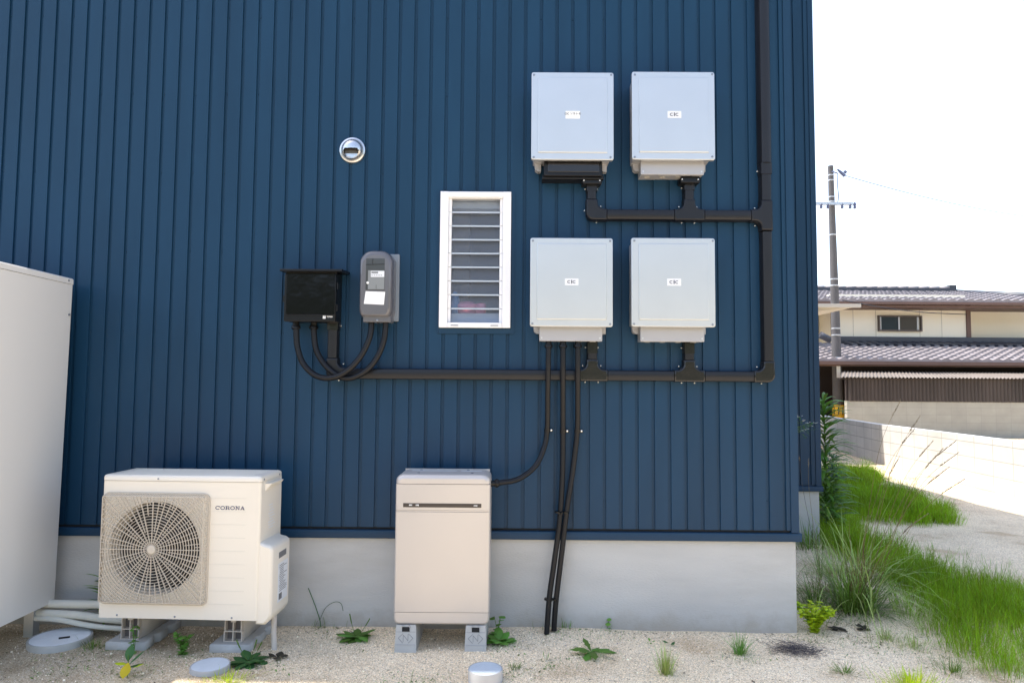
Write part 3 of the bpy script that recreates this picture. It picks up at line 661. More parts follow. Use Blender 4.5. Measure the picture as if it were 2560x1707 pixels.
def elbow(cx, cz, dx, dz, L=0.085, rad=0.035, wdt=DW+0.003, d=DD+0.003, m='ductgloss'):
    # corner at cx,cz ; arms to dx (sign) and dz (sign)
    W2 = wdt; pts = []
    pts += [(cx+dx*L, cz-dz*W2), (cx+dx*L, cz+dz*W2)]
    ic = (cx+dx*(W2+rad), cz+dz*(W2+rad))
    for i in range(9):
        a = i/8*math.pi/2
        pts.append((ic[0]-dx*rad*math.sin(a), ic[1]-dz*rad*math.cos(a)))
    pts += [(cx+dx*W2, cz+dz*L), (cx-dx*W2, cz+dz*L)]
    ro = W2*1.3; oc = (cx-dx*W2+dx*ro, cz-dz*W2+dz*ro)
    for i in range(9):
        a = i/8*math.pi/2
        pts.append((oc[0]-dx*ro*math.cos(a), oc[1]-dz*ro*math.sin(a)))
    mb = MB(); mb.outline(pts, -d, 0.0, 0.009); mb.build('elbow', m, duct)
    for p in ((cx+dx*(W2+0.022), cz+dz*(W2+0.022)), (cx-dx*(W2+0.005), cz+dz*0.03), (cx+dx*0.03, cz-dz*(W2+0.005))): scr(*p)
def tee(cx, cz, up=True, side=0, L=0.085, H=0.088, rad=0.036, wdt=DW+0.003, d=DD+0.003, m='ductgloss'):
    W2 = wdt
    pts = [(-L, -W2), (L, -W2), (L, W2)]
    for i in range(9):
        a = i/8*math.pi/2; pts.append((W2+rad-rad*math.sin(a), W2+rad-rad*math.cos(a)))
    pts += [(W2, H), (-W2, H)]
    for i in range(9):
        a = math.pi/2-i/8*math.pi/2; pts.append((-W2-rad+rad*math.sin(a), W2+rad-rad*math.cos(a)))
    pts += [(-L, W2)]
    sc_ = [(-0.036, -W2-0.005), (0.036, -W2-0.005), (W2+0.018, W2+0.022), (-W2-0.018, W2+0.022)]
    if side:  # rotate so branch points to -x
        pts = [(-z, x) for x, z in pts]; sc_ = [(-z, x) for x, z in sc_]
    pts = [(cx+x, cz+z) for x, z in pts]
    mb = MB(); mb.outline(pts, -d, 0.0, 0.009); mb.build('tee', m, duct)
    for x, z in sc_: scr(cx+x, cz+z)
YD = -0.05
zl = (at(1000, 935.5, YD).z+at(1700, 939, YD).z)/2
zu = at(1650, 537, YD).z
xr = at(1921, 800, YD).x
xe = A(763, 800, YD).x
xt1 = at(1481, 900, YD).x; xt2 = at(1723.6, 900, YD).x; xu1 = at(1479.5, 500, YD).x; xu2 = at(1723.5, 500, YD).x
xbox = at(*C2(662, 1000), YD).x
# lower run
elbow(xbox, zl, 1, 1, m='duct'); run(xbox+0.086, zl, xt1-0.086, zl); tee(xt1, zl); run(xt1+0.086, zl, xt2-0.086, zl); tee(xt2, zl); run(xt2+0.086, zl, xr-0.086, zl)
elbow(xr, zl, -1, 1)
zb_box = at(*C2(500, 846), YD).z
run(xbox, zl+0.086, xbox, zb_box+0.004, DW-0.002); run(xbox, zb_box-0.045, xbox, zb_box+0.003, DW+0.002, DD+0.003, 'ductgloss', 0.006)
for s in (-1, 1): scr(xbox+s*(DW+0.007), zb_box-0.018)
run(xt1, zl+0.089, xt1, bBL[2]+0.004, DW-0.002); run(xt1, bBL[2]-0.06, xt1, bBL[2]+0.003, DW, DD+0.002, 'ductgloss', 0.006)
run(xt2, zl+0.089, xt2, bBR[2]+0.004, DW-0.002); run(xt2, bBR[2]-0.06, xt2, bBR[2]+0.003, DW, DD+0.002, 'ductgloss', 0.006)
for xx, zz in ((xt1, bBL[2]), (xt2, bBR[2])):
    for s in (-1, 1): scr(xx+s*(DW+0.006), zz-0.028)
# riser
run(xr, zl+0.086, xr, zu-0.092, DW-0.001); tee(xr, zu, side=1, m='duct')
zc = at(1918, 430, YD).z
run(xr, zu+0.086, xr, zc+0.012, DW-0.001)
run(xr, zc-0.012, xr, zc+0.050, DW+0.003, DD+0.004, 'duct', 0.010)
for s in (-1, 1): scr(xr+s*(DW+0.008), zc+0.014)
run(xr-0.001, zc+0.0505, xr-0.001, HH-0.02, DW+0.004, DD+0.012, 'duct', 0.022)
# upper run
tee(xu2, zu, m='duct'); run(xu2+0.086, zu, xr-0.089, zu); run(xu1+0.086, zu, xu2-0.086, zu); elbow(xu1, zu, 1, 1, m='duct')
for xx, bb in ((xu1, bTL), (xu2, bTR)):
    run(xx, zu+0.086, xx, bb[2]-0.030, DW-0.003)
    run(xx, bb[2]-0.066, xx, bb[2]-0.034, DW+0.001, DD+0.002, 'duct', 0.006)
    mb = MB(); mb.rr(xx-0.056, xx+0.052, bb[2]-0.034, bb[2]+0.002, -0.085, -0.008, 0.008, 0.004); mb.build('flared_connector', 'black', duct)
    for s in (-1, 1): scr(xx+s*(DW+0.005), bb[2]-0.044)
    scr(xx-0.048, bb[2]-0.016, -0.087); scr(xx+0.040, bb[2]-0.016, -0.087)

# ------------------------------------------------------------------ breaker box
x0, x1, z0, z1 = crect(C2, 243, 412, 690, 843, -0.14)
bb = thing('breaker_box', 'glossy black breaker box with a sloping hood and hinged door on the navy wall', 'breaker box', ((x0+x1)/2, 0, z0))
mb = MB(); mb.rr(x0+0.003, x1-0.003, z0+0.003, z1, -0.126, -0.002, 0.006, 0.0); mb.build('cabinet', 'black', bb)
mb = MB(); mb.rr(x0, x1, z0, z1-0.012, -0.140, -0.1265, 0.008, 0.004); door = mb.build('door', 'black', bb)
dx0, dx1, dz0, dz1 = crect(C2, 262, 432, 682, 780, -0.142)
mb = MB(); mb.rr(dx0, dx1, dz0, dz1, -0.1425, -0.1395, 0.004, 0.002); mb.build('door_panel', 'blackgloss', door)
mb = MB(); mb.outline([(dx0, dz0-0.006), (dx1, dz0-0.006), (dx1, dz0-0.0012), (dx0, dz0-0.0012)], -0.147, -0.1395, 0.0035); mb.build('door_ledge', 'duct', door)
hx0, hx1, hz0, hz1 = crect(C2, 208, 390, 745, 412, -0.16)
mb = MB()
mb.loft([[(hx0, -0.165, hz1-0.004), (hx1, -0.165, hz1-0.004), (hx1, -0.165, hz1-0.012), (hx0, -0.165, hz1-0.012)], [(hx0, -0.163, hz1), (hx1, -0.163, hz1), (hx1, -0.163, hz1-0.013), (hx0, -0.163, hz1-0.013)], [(hx0-0.002, -0.001, hz1+0.010), (hx1+0.004, -0.001, hz1+0.010), (hx1+0.004, -0.001, hz1-0.006), (hx0-0.002, -0.001, hz1-0.006)]])
mb.build('hood', 'black', bb, 0)
for zz in (0.28, 0.72):
    mb = MB(); mb.rr(x1-0.002, x1+0.004, z0+(z1-z0)*zz-0.016, z0+(z1-z0)*zz+0.016, -0.120, -0.100, 0.001); mb.tube([(x1+0.004, -0.128, z0+(z1-z0)*zz-0.018), (x1+0.004, -0.128, z0+(z1-z0)*zz+0.018)], 0.005, 10); mb.build('hinge', 'black', bb)
mb = MB(); mb.rr(x0-0.008, x0+0.004, (z0+z1)/2-0.030, (z0+z1)/2+0.006, -0.137, -0.110, 0.002, 0.001); mb.build('latch', 'black', bb)
lx0, lx1, lz0, lz1 = crect(C2, 578, 793, 602, 818, -0.1405)
mb = MB(); mb.rr(lx0, lx1, lz0, lz1, -0.1412, -0.1395, 0.001); lg = mb.build('emblem', 'sticker', door, 0)
zc_ = (lz0+lz1)/2; xc_ = (lx0+lx1)/2; hh_ = (lz1-lz0)
mb = MB(); mb.outline([(xc_-hh_*0.26, zc_+hh_*0.34), (xc_+hh_*0.26, zc_+hh_*0.34), (xc_, zc_)], -0.1420, -0.1410); mb.outline([(xc_-hh_*0.20, zc_-hh_*0.28), (xc_+hh_*0.20, zc_-hh_*0.28), (xc_, zc_-hh_*0.02)], -0.1420, -0.1410); mb.build('emblem_mark', 'meterplate', door, 0)
tx0, tx1, tz0, tz1 = crect(C2, 608, 794, 668, 808, -0.1405)
text_mesh('TEMPEARL', (tz1-tz0)*1.02, 'sticker', door, (tx0+tx1)/2, -0.1408, (tz0+tz1)/2, 0.80, 0.0002)
text_mesh('BOX SERIES', (tz1-tz0)*0.52, 'meterback', door, (tx0+tx1)/2, -0.1408, tz0-(tz1-tz0)*0.32, 0.95)

# ------------------------------------------------------------------ electricity meter
x0, x1, z0, z1 = crect(C2, 890, 224, 1172, 800, -0.13)
mt = thing('electricity_meter', 'smoked grey electricity meter with a white paper label on the navy wall', 'meter', ((x0+x1)/2, 0, z0))
bx_0, bx_1, bz_0, bz_1 = crect(C2, 935, 262, 1238, 842, -0.01)
mb = MB(); mb.rr(bx_0, bx_1, bz_0, bz_1, -0.016, -0.001, 0.006, 0.003); mb.build('back_plate', 'meterback', mt)
# cover: outline with arched top and chamfered foot, lofted to a crowned front
def mout(gx, gt, gb):
    xa, xb, zt, zb = x0+gx, x1-gx, z1-gt, z0+gb; pts = []
    for i in range(25):
        u = math.cos(math.pi*i/24); pts.append(((xa+xb)/2+(xb-xa)/2*math.copysign(abs(u)**0.8, u), zt-0.050*abs(u)**3.0))
    pts += [(xa, zb+0.035), (xa+0.006, zb+0.012), (xa+0.016, zb), (xb-0.016, zb), (xb-0.006, zb+0.012), (xb, zb+0.035)]
    return pts
mb = MB(); mb.loft([[(x, y, z) for x, z in mout(a, b, c)] for a, b, c, y in ((-0.004, -0.004, 0.0, -0.017), (-0.003, -0.003, 0, -0.060), (0.0, 0.0, 0.0, -0.104), (0.004, 0.006, 0.003, -0.119), (0.010, 0.016, 0.007, -0.128), (0.016, 0.030, 0.012, -0.131))])
mb.build('cover', 'metercover', mt, 50)
wx_0, wx_1, wz_0, wz_1 = crect(C2, 950, 298, 1111, 570, -0.132)
mb = MB(); mb.rr(wx_0, wx_1, wz_0, wz_1, -0.1325, -0.1295, 0.003, 0.001); wn = mb.build('window', 'meterwin', mt)
ww, wh = wx_1-wx_0, wz_1-wz_0
mb = MB(); mb.rr(wx_0+ww*0.12, wx_1-0.0005, wz_0+wh*0.02, wz_0+wh*0.62, -0.1331, -0.1320, 0.002); mb.build('meter_face', 'meterplate', wn)
mb = MB(); mb.rr(wx_0+ww*0.27, wx_1-0.0005, wz_0+wh*0.41, wz_0+wh*0.60, -0.1338, -0.1325, 0.001); dp = mb.build('display', 'stickergrey', wn)
mb = MB(); mb.box(wx_0+ww*0.30, wx_0+ww*0.66, -0.1343, -0.1335, wz_0+wh*0.52, wz_0+wh*0.58)
for k in range(5): mb.box(wx_0+ww*(0.30+0.125*k), wx_0+ww*(0.38+0.125*k), -0.1343, -0.1335, wz_0+wh*0.455, wz_0+wh*0.475)
mb.build('display_marks', 'meterplate', wn, 0)
mb = MB(); mb.lathe((wx_0+ww*0.11, -0.1325, wz_0+wh*0.225), [(0.007, 0.001), (0.007, -0.002), (0.002, -0.003)], 16, 'y'); mb.build('dial', 'sticker', wn)
mb = MB(); mb.tube([(wx_0+ww*0.36, -0.1335, wz_1-0.001), (wx_0+ww*0.35, -0.1335, wz_1-wh*0.17)], 0.0012, 6); mb.tube([(wx_0+ww*0.02, -0.1332, wz_1-wh*0.20), (wx_1-0.001, -0.1332, wz_1-wh*0.18)], 0.0016, 6); mb.box(wx_0+ww*0.56, wx_0+ww*0.575, -0.1335, -0.1325, wz_0+wh*0.03, wz_0+wh*0.16)
mb.build('wiring', 'dark', wn)
pa, pb_, pc, pd = [at(*C2(x, y), -0.1325) for x, y in ((948, 581), (1117, 587), (1105, 698), (932, 690))]
mb = MB(); mb.loft([[(p.x, y, p.z) for p in (pa, pb_, pc, pd)] for y in (-0.1312, -0.1326)]); mb.build('paper_label', 'sticker', mt, 0)
fx0, fx1, fz0, fz1 = crect(C2, 930, 795, 1168, 848, -0.10)
mb = MB(); mb.rr(fx0, fx1, fz0, fz1, -0.112, -0.0165, 0.003, 0.003); ft = mb.build('terminal_cover', 'metercover', mt)
mb = MB(); p = at(*C2(1048, 832), -0.113); mb.lathe((p.x, -0.1125, p.z), [(0.006, 0.001), (0.006, -0.002), (0.001, -0.003)], 14, 'y'); mb.build('seal_screw', 'screw', ft)

# ------------------------------------------------------------------ corrugated conduits
def conduit(label, pts, r=0.0165, conn0=True, conn1=False, clamps=(), group='black corrugated conduits'):
    path = resample(catmull(pts, 14), 0.0024)
    t = thing('flexible_conduit', label, 'conduit', tuple(path[0]), group=group)
    mb = MB(); rs = [r*(1.0 if (i//1) % 2 == 0 else 0.90) for i in range(len(path))]
    mb.tube(path, rs, 14); mb.build('hose', 'conduit', t, 20)
    def conn(i0, i1):
        a, b = path[i0], path[i1]; d = (b-a).normalized()
        m2 = MB(); m2.tube([a-d*0.012, a+d*0.022], r*1.05, 16); m2.tube([a+d*0.020, a+d*0.024, a+d*0.034, a+d*0.038], [r*1.38, r*1.5, r*1.5, r*1.3], 12); m2.build('connector', 'black', t, 30)
    if conn0: conn(0, 6)
    if conn1: conn(-1, -7)
    for z in clamps:
        i = min(range(len(path)), key=lambda k: abs(path[k].z-z)); p = path[i]; d = (path[min(i+3, len(path)-1)]-path[max(i-3, 0)]).normalized()
        m2 = MB(); m2.tube([p-d*0.009, p+d*0.009], r*1.12, 16); sdl = m2.build('saddle', 'black', t, 30)
        m2 = MB(); m2.box(p.x+r*0.8, p.x+r*2.05, p.y+0.010, p.y+0.0145, p.z-0.009, p.z+0.009); m2.build('saddle_tab', 'black', t)
        m2 = MB(); m2.lathe((p.x+r*1.55, p.y+0.010, p.z), [(0.0055, 0.001), (0.0052, -0.003), (0.001, -0.004)], 12, 'y'); m2.build('screw', 'screwwhite', t)
    return t
ce = lambda x, y, Y: at(*CE(x, y), Y)
conduit('lower black corrugated hose looping from the breaker box up to the meter', [ce(224, 876, -0.072), ce(226, 970, -0.075), ce(240, 1150, -0.080), ce(298, 1325, -0.088), ce(410, 1450, -0.097), ce(540, 1500, -0.105), ce(690, 1480, -0.108), ce(840, 1385, -0.102), ce(960, 1240, -0.092), ce(1038, 1080, -0.082), ce(1066, 960, -0.074), ce(1068, 870, -0.070)])
conduit('inner black corrugated hose from the breaker box, nearer its duct, ending under the meter', [ce(425, 876, -0.050), ce(425, 1000, -0.052), ce(450, 1180, -0.058), ce(530, 1330, -0.068), ce(640, 1440, -0.078), ce(760, 1500, -0.086), ce(890, 1485, -0.090), ce(1040, 1390, -0.086), ce(1148, 1240, -0.080), ce(1208, 1080, -0.074), ce(1226, 950, -0.070), ce(1228, 870, -0.068)])
c4 = lambda x, y, Y: A(x, y, Y)
zc1 = A(1260, 988, -0.03).z
conduit('black corrugated hose curving left from the inverter into the side of the battery', [c4(1260, 783, -0.085), c4(1259, 850, -0.088), c4(1258, 915, -0.060), c4(1257, 985, -0.034), c4(1249, 1030, -0.045), c4(1228, 1072, -0.08), c4(1190, 1100, -0.13), c4(1150, 1108, -0.16), c4(1128, 1110, -0.175)], 0.0150, True, True, (zc1,))
conduit('middle black corrugated hose running from the inverter down into the gravel', [c4(1293, 783, -0.085), c4(1293, 850, -0.088), c4(1293, 915, -0.060), c4(1293, 988, -0.034), c4(1292, 1080, -0.036), c4(1286, 1190, -0.050), c4(1273, 1290, -0.058), c4(1262, 1370, -0.066), c4(1255, 1462, -0.085)], 0.0155, True, False, (zc1-0.003,))
conduit('rightmost black corrugated hose from the inverter slanting down beside its twin to the gravel', [c4(1327, 783, -0.085), c4(1327, 850, -0.088), c4(1327, 915, -0.060), c4(1326, 988, -0.034), c4(1317, 1070, -0.036), c4(1302, 1170, -0.050), c4(1289, 1280, -0.056), c4(1277, 1380, -0.060), c4(1272, 1448, -0.062)], 0.0155, True, False, (zc1-0.003,))
for (px, py) in ((1291, 1177), (1267, 1377)):
    p = A(px, py, -0.075); mb = MB()
    for s in (-1, 1): mb.tube([(p.x+s*0.0205-0.001, p.y+0.014, p.z-0.005), (p.x+s*0.0205, p.y+0.014, p.z+0.004)], 0.0185, 16)
    mb.lathe((p.x, p.y-0.010, p.z), [(0.005, 0.012), (0.005, 0.0), (0.001, -0.001)], 10, 'y')
    tag(mb.build('cable_clip', 'black', None, 30), 'small black clip joining the two hoses %s' % ('above the siding foot' if py < 1200 else 'low against the grey foundation'), 'clip', 'clips joining the two hoses')

# ------------------------------------------------------------------ storage battery
YB_ = -0.30
x0, x1, z0, z1 = crect(C7, 231, 192, 866, 1178, YB_)
zs = at(*C7(550, 240), YB_).z; zl1 = at(*C7(550, 415), YB_).z; zl2 = at(*C7(550, 425), YB_).z; zb1 = at(*C7(550, 1096), YB_).z
yb = -0.085
bt = thing('storage_battery', 'pale warm grey storage battery cabinet standing on two grey blocks against the house', 'battery', ((x0+x1)/2, (YB_+yb)/2, z0))
def bouter(a0, a1, r0=None, r1=None):
    # outline slice of the cabinet between heights, rounded top and foot corners
    pts = []
    if r1: pts += [(x1-r1+r1*math.cos(R(a)), a1-r1*0.8+r1*0.8*math.sin(R(a))) for a in range(0, 91, 15)]+[(x0+r1+r1*math.cos(R(a)), a1-r1*0.8+r1*0.8*math.sin(R(a))) for a in range(90, 181, 15)]
    else: pts += [(x1, a1), (x0, a1)]
    if r0: pts += [(x0+r0+r0*math.cos(R(a)), a0+r0+r0*math.sin(R(a))) for a in range(180, 271, 15)]+[(x1-r0+r0*math.cos(R(a)), a0+r0+r0*math.sin(R(a))) for a in range(270, 361, 15)]
    else: pts += [(x0, a0), (x1, a0)]
    return pts
ztop = z1+0.012
mb = MB(); pt = bouter(zs+0.0012, ztop, None, 0.040)
def keep(pts, d, zfix):   # inset, but keep seam edge straight
    return [(x, z0_ if abs(z0_-zfix) < 1e-6 else z) for (x, z), (_, z0_) in zip(inset(pts, d), pts)]
mb.loft([[(x, yb, z) for x, z in pt], [(x, YB_+0.022, z) for x, z in pt], [(x, YB_+0.012, z) for x, z in keep(pt, 0.003, zs+0.0012)], [(x, YB_+0.004, z) for x, z in keep(pt, 0.010, zs+0.0012)], [(x, YB_, z) for x, z in keep(pt, 0.022, zs+0.0012)]])
mb.build('top_cover', 'batt', bt, 50)
def slab(name, za, zb_, r0, y=YB_, bev=0.010, m='batt'):
    pts = bouter(za, zb_, r0, None); mb = MB()
    loops = [[(x, yb, z) for x, z in pts], [(x, y+bev, z) for x, z in pts]]
    for k, yy in ((0.3, 0.35), (1.0, 0.0)):
        ins = inset(pts, bev*k); ins = [(x, (zz if (abs(zz-zb_) < 1e-6 or (not r0 and abs(zz-za) < 1e-6)) else z)) for (x, z), (_, zz) in zip(ins, pts)]
        loops.append([(x, y+bev*yy, z) for x, z in ins])
    mb.loft(loops); return mb.build(name, m, bt, 40)
up_ = slab('upper_panel', zl1+0.001, zs-0.0012, None)
slab('panel_band', zl2, zl1-0.0005, None, YB_+0.003)
slab('front_panel', zb1+0.001, zl2-0.001, None)
slab('foot_panel', z0, zb1-0.001, 0.030)
sx0, sx1, sz0, sz1 = crect(C7, 288, 368, 811, 395, YB_)
mb = MB(); mb.rr(sx0, sx1, sz0, sz1, YB_-0.0012, YB_+0.002, 0.0015); ind = mb.build('indicator_strip', 'stripdark', bt)
szc = (sz0+sz1)/2; sl_ = sx1-sx0
text_mesh('運転', (sz1-sz0)*0.42, 'sticker', ind, sx0+sl_*0.097, YB_-0.0016, szc, 1.0, 0.0002)
text_mesh('充電', (sz1-sz0)*0.42, 'sticker', ind, sx0+sl_*0.180, YB_-0.0016, szc, 1.0, 0.0002)
logo_cic(ind, sx0+sl_*0.928, szc, YB_-0.0018, (sz1-sz0)*0.40, 'sticker')
mb = MB(); mb.box(sx0+sl_*0.237, sx0+sl_*0.240, YB_-0.0016, YB_-0.001, sz0+0.0005, sz1-0.0005); mb.build('strip_joint', 'dark', ind, 0)
for qx, qy in ((0.22, -0.235), (0.80, -0.235), (0.22, -0.115), (0.74, -0.115)):
    mb = MB(); mb.lathe((x0+(x1-x0)*qx, qy, ztop), [(0.008, -0.001), (0.008, 0.002), (0.001, 0.003)], 12); mb.build('bolt', 'ink', bt)
mb = MB(); mb.box(x0+0.06, x0+0.30, -0.150, -0.135, ztop-0.0005, ztop+0.0008); mb.box(x0+0.32, x1-0.05, -0.150, -0.135, ztop-0.0005, ztop+0.0008); mb.build('caution_sticker', 'stickergrey', bt, 0)
mb = MB(); mb.box(x0+0.015, x1-0.010, yb+0.001, yb+0.006, z0+0.05, ztop+0.004); mb.box(x1-0.045, x1-0.002, yb-0.004, yb+0.012, z0-0.08, z0+0.04); mb.build('wall_bracket', 'batt', bt, 0)

def foot_block(label, cx):
    t = thing('plastic_foot_block', label, 'support block', (cx, 0, 0), group='grey blocks under the battery')
    h = z0-0.003; wt_, wb_ = 0.047, 0.0555; yF0, yF1, yBk = -0.318, -0.300, 0.0
    def lp(y0_, s=1): return None
    top = [(cx-wt_, yF1, h), (cx+wt_, yF1, h), (cx+wt_, -0.03, h), (cx-wt_, -0.03, h)]
    mid = [(cx-wt_-0.003, yF1-0.002, h-0.006), (cx+wt_+0.003, yF1-0.002, h-0.006), (cx+wt_+0.003, -0.028, h-0.006), (cx-wt_-0.003, -0.028, h-0.006)]
    bot = [(cx-wb_, yF0, -0.03), (cx+wb_, yF0, -0.03), (cx+wb_, -0.01, -0.03), (cx-wb_, -0.01, -0.03)]
    mb = MB(); mb.loft([bot, mid, top]); body = mb.build('block_body', 'blockgrey', t, 25)
    def fy(z): return yF0+(yF1-yF0)*(z+0.03)/(h+0.03)-0.0006
    def barz(pts, wd=0.0013, m='inklight'):
        mb2 = MB()
        for (ax, az), (bx_, bz_) in zip(pts[:-1], pts[1:]):
            pa_, pb2 = Vector((cx+ax, fy(az), az)), Vector((cx+bx_, fy(bz_), bz_)); d = (pb2-pa_).normalized(); n_ = Vector((0, 1, 0)).cross(d)
            mb2.obox(pa_, pb2, n_*wd, Vector((0, 0.0012, 0)))
        return mb2
    z_ = lambda k: h*k
    m_ = MB()
    for pts in ([(-0.014, z_(0.67)), (-0.037, z_(0.50)), (-0.014, z_(0.31))], [(0.014, z_(0.67)), (0.037, z_(0.50)), (0.014, z_(0.31))], [(-0.012, z_(0.36)), (-0.012, z_(0.62)), (0.012, z_(0.40)), (0.012, z_(0.66))]):
        k = barz(pts); m_.add(k.v, k.f)
    m_.build('embossed_mark', 'emboss_shade', t, 0)
    k = barz([(-0.050, z_(0.245)), (0.050, z_(0.245))], 0.0012); k.build('embossed_line', 'invbeige', t, 0)
    k = barz([(-0.048, z_(0.74)), (0.048, z_(0.74))], 0.0008); k.build('embossed_groove', 'emboss_shade', t, 0)
    mb = MB(); mb.box(cx-0.019, cx+0.019, yF1-0.0055, yF1+0.02, h-0.030, h-0.008); mb.build('bolt_slot', 'dark', t, 0)
    mb = MB()
    for s in (-1, 1): mb.obox((cx+s*0.021, yF1-0.004, h-0.008), (cx+s*0.015, yF1-0.004, h+0.001), (0.003, 0, 0), (0, 0.006, 0))
    mb.build('rail_lip', 'invbeige', t, 0)
    return t
pL = G(970, 1496-2); pR = G(1090, 1494)
cxl = (crect(C7, 228, 1360, 375, 1362, -0.315)[0]+crect(C7, 228, 1360, 375, 1362, -0.315)[1])/2
cxr = (crect(C7, 697, 1360, 843, 1362, -0.315)[0]+crect(C7, 697, 1360, 843, 1362, -0.315)[1])/2
foot_block('grey embossed plastic block under the left side of the battery', cxl)
foot_block('grey embossed plastic block under the right side of the battery', cxr)

# ------------------------------------------------------------------ heat pump outdoor unit (local frame: x right, -y front)
AW, AD, AZ0, AZ1 = 0.792, 0.27, 0.183, 0.874
ar = R(-2.2)
ac = thing('heat_pump_unit', 'ivory heat pump outdoor unit with a large round fan grille on two beam blocks', 'heat pump', (-0.411, -0.428, AZ0), ar)
AH = AZ1-AZ0; hw = AW/2
def L(mb, name, m, parent=None, smooth=35):  # build local mesh directly under the unit
    o_keep = origin_of
    me_parent = parent or ac
    k = MB(); off = origin_of(me_parent); k.v = [(p[0]+off.x, p[1]+off.y, p[2]+off.z) for p in mb.v]; k.f = mb.f
    return k.build(name, m, me_parent, smooth)
fx, fz, fr, hf = -0.124, 0.337, 0.226, 0.2625
zlid = AH-0.030
# front panel with round opening
mb = MB(); n = 64
circ = [(fx+fr*math.cos(2*math.pi*j/n), fz+fr*math.sin(2*math.pi*j/n)) for j in range(n)]
def sqpt(a, h):
    c, s = math.cos(a), math.sin(a); k = h/max(abs(c), abs(s)); return (fx+c*k, fz+s*k)
sq = [sqpt(2*math.pi*j/n, hf) for j in range(n)]
mb.loft([[(x, 0.0, z) for x, z in sq], [(x, 0.0, z) for x, z in circ], [(x, 0.012, z) for x, z in [(fx+(fr-0.006)*math.cos(2*math.pi*j/n), fz+(fr-0.006)*math.sin(2*math.pi*j/n)) for j in range(n)]], [(x, 0.09, z) for x, z in [(fx+(fr-0.008)*math.cos(2*math.pi*j/n), fz+(fr-0.008)*math.sin(2*math.pi*j/n)) for j in range(n)]]], False, False)
def fq(a, b, c, d): mb.add([(a, 0, c), (b, 0, c), (b, 0, d), (a, 0, d)], [(0, 1, 2, 3)])
fq(-hw+0.010, fx-hf, 0.0, zlid); fq(fx-hf, fx+hf, 0.0, fz-hf); fq(fx-hf, fx+hf, fz+hf, zlid); fq(fx+hf, hw-0.014, 0.0, zlid)
# rounded corners and left/right/bottom returns
for sgn, rc in ((-1, 0.010), (1, 0.014)):
    pts = [(sgn*(hw-rc+rc*math.sin(R(a))), rc-rc*math.cos(R(a))) for a in range(0, 91, 15)]+[(sgn*hw, AD)]
    mb.add([(x, y, z) for z in (0.0, zlid) for x, y in pts], [(i, i+1, len(pts)+i+1, len(pts)+i) for i in range(len(pts)-1)])
mb.add([(-hw, 0.004, 0), (hw, 0.004, 0), (hw, AD, 0), (-hw, AD, 0)], [(0, 1, 2, 3)])
mb.add([(-hw, AD, 0), (hw, AD, 0), (hw, AD, zlid), (-hw, AD, zlid)], [(0, 1, 2, 3)])
casing = L(mb, 'casing', 'acwhite', None, 50)
mb = MB(); lp = [(x, y) for x, y in rrect(-hw-0.002, hw+0.002, -0.003, AD+0.003, 0.016, 5)]
li = inset(lp, 0.004); lj = inset(lp, 0.014)
mb.loft([[(x, y, zlid+0.002) for x, y in lp], [(x, y, AH-0.012) for x, y in lp], [(x, y, AH-0.004) for x, y in li], [(x, y, AH) for x, y in lj]])
lid = L(mb, 'top_lid', 'acwhite', None, 50)
mb = MB()
for k in range(6): mb.box(-hw+0.05+0.0, hw-0.05, 0.035+0.036*k, 0.041+0.036*k, AH-0.0005, AH+0.0015)
L(mb, 'lid_ribs', 'acwhite', lid)
for sx in (-0.118, 0.40):
    pass
for (sx, sz) in ((-0.118, zlid+0.012), (-0.30, 0.014), (-0.012, 0.012), (0.27, 0.012)):
    mb = MB(); mb.lathe((sx, -0.0035 if sz > 0.3 else -0.0005, sz), [(0.0045, 0.001), (0.0045, -0.001), (0.001, -0.0022)], 12, 'y'); L(mb, 'screw', 'screw')
for yy in (0.03, 0.23):
    mb = MB(); mb.obox((hw+0.002, yy, zlid+0.012), (hw+0.0045, yy, zlid+0.012), (0, 0.004, 0), (0, 0, 0.004)); L(mb, 'screw', 'screw')
# interior and fan
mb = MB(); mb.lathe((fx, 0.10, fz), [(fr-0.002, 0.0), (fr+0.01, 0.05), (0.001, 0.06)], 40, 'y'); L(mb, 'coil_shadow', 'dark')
fan = MB()
for b in range(3):
    a0 = b*2*math.pi/3+0.4; loops = []
    for i in range(11):
        u = i/10; a = a0+u*1.35
        loops.append([(fx+r*math.cos(a+0.35*(r-0.05)/0.16), 0.058+0.040*(u-0.5)*(1.0-0.2*r/0.2), fz+r*math.sin(a+0.35*(r-0.05)/0.16)) for r in (0.05, 0.10, 0.15, 0.20)])
    nn = 4
    fan.add([p for l in loops for p in l], [(i*nn+j, i*nn+j+1, (i+1)*nn+j+1, (i+1)*nn+j) for i in range(10) for j in range(3)])
fan.lathe((fx, 0.085, fz), [(0.052, 0.0), (0.052, -0.05), (0.045, -0.058), (0.001, -0.062)], 28, 'y')
M['fan'] = mat('dark_grey_fan', (0.010, 0.009, 0.010), 0.6)
L(fan, 'fan', 'fan', None, 50)
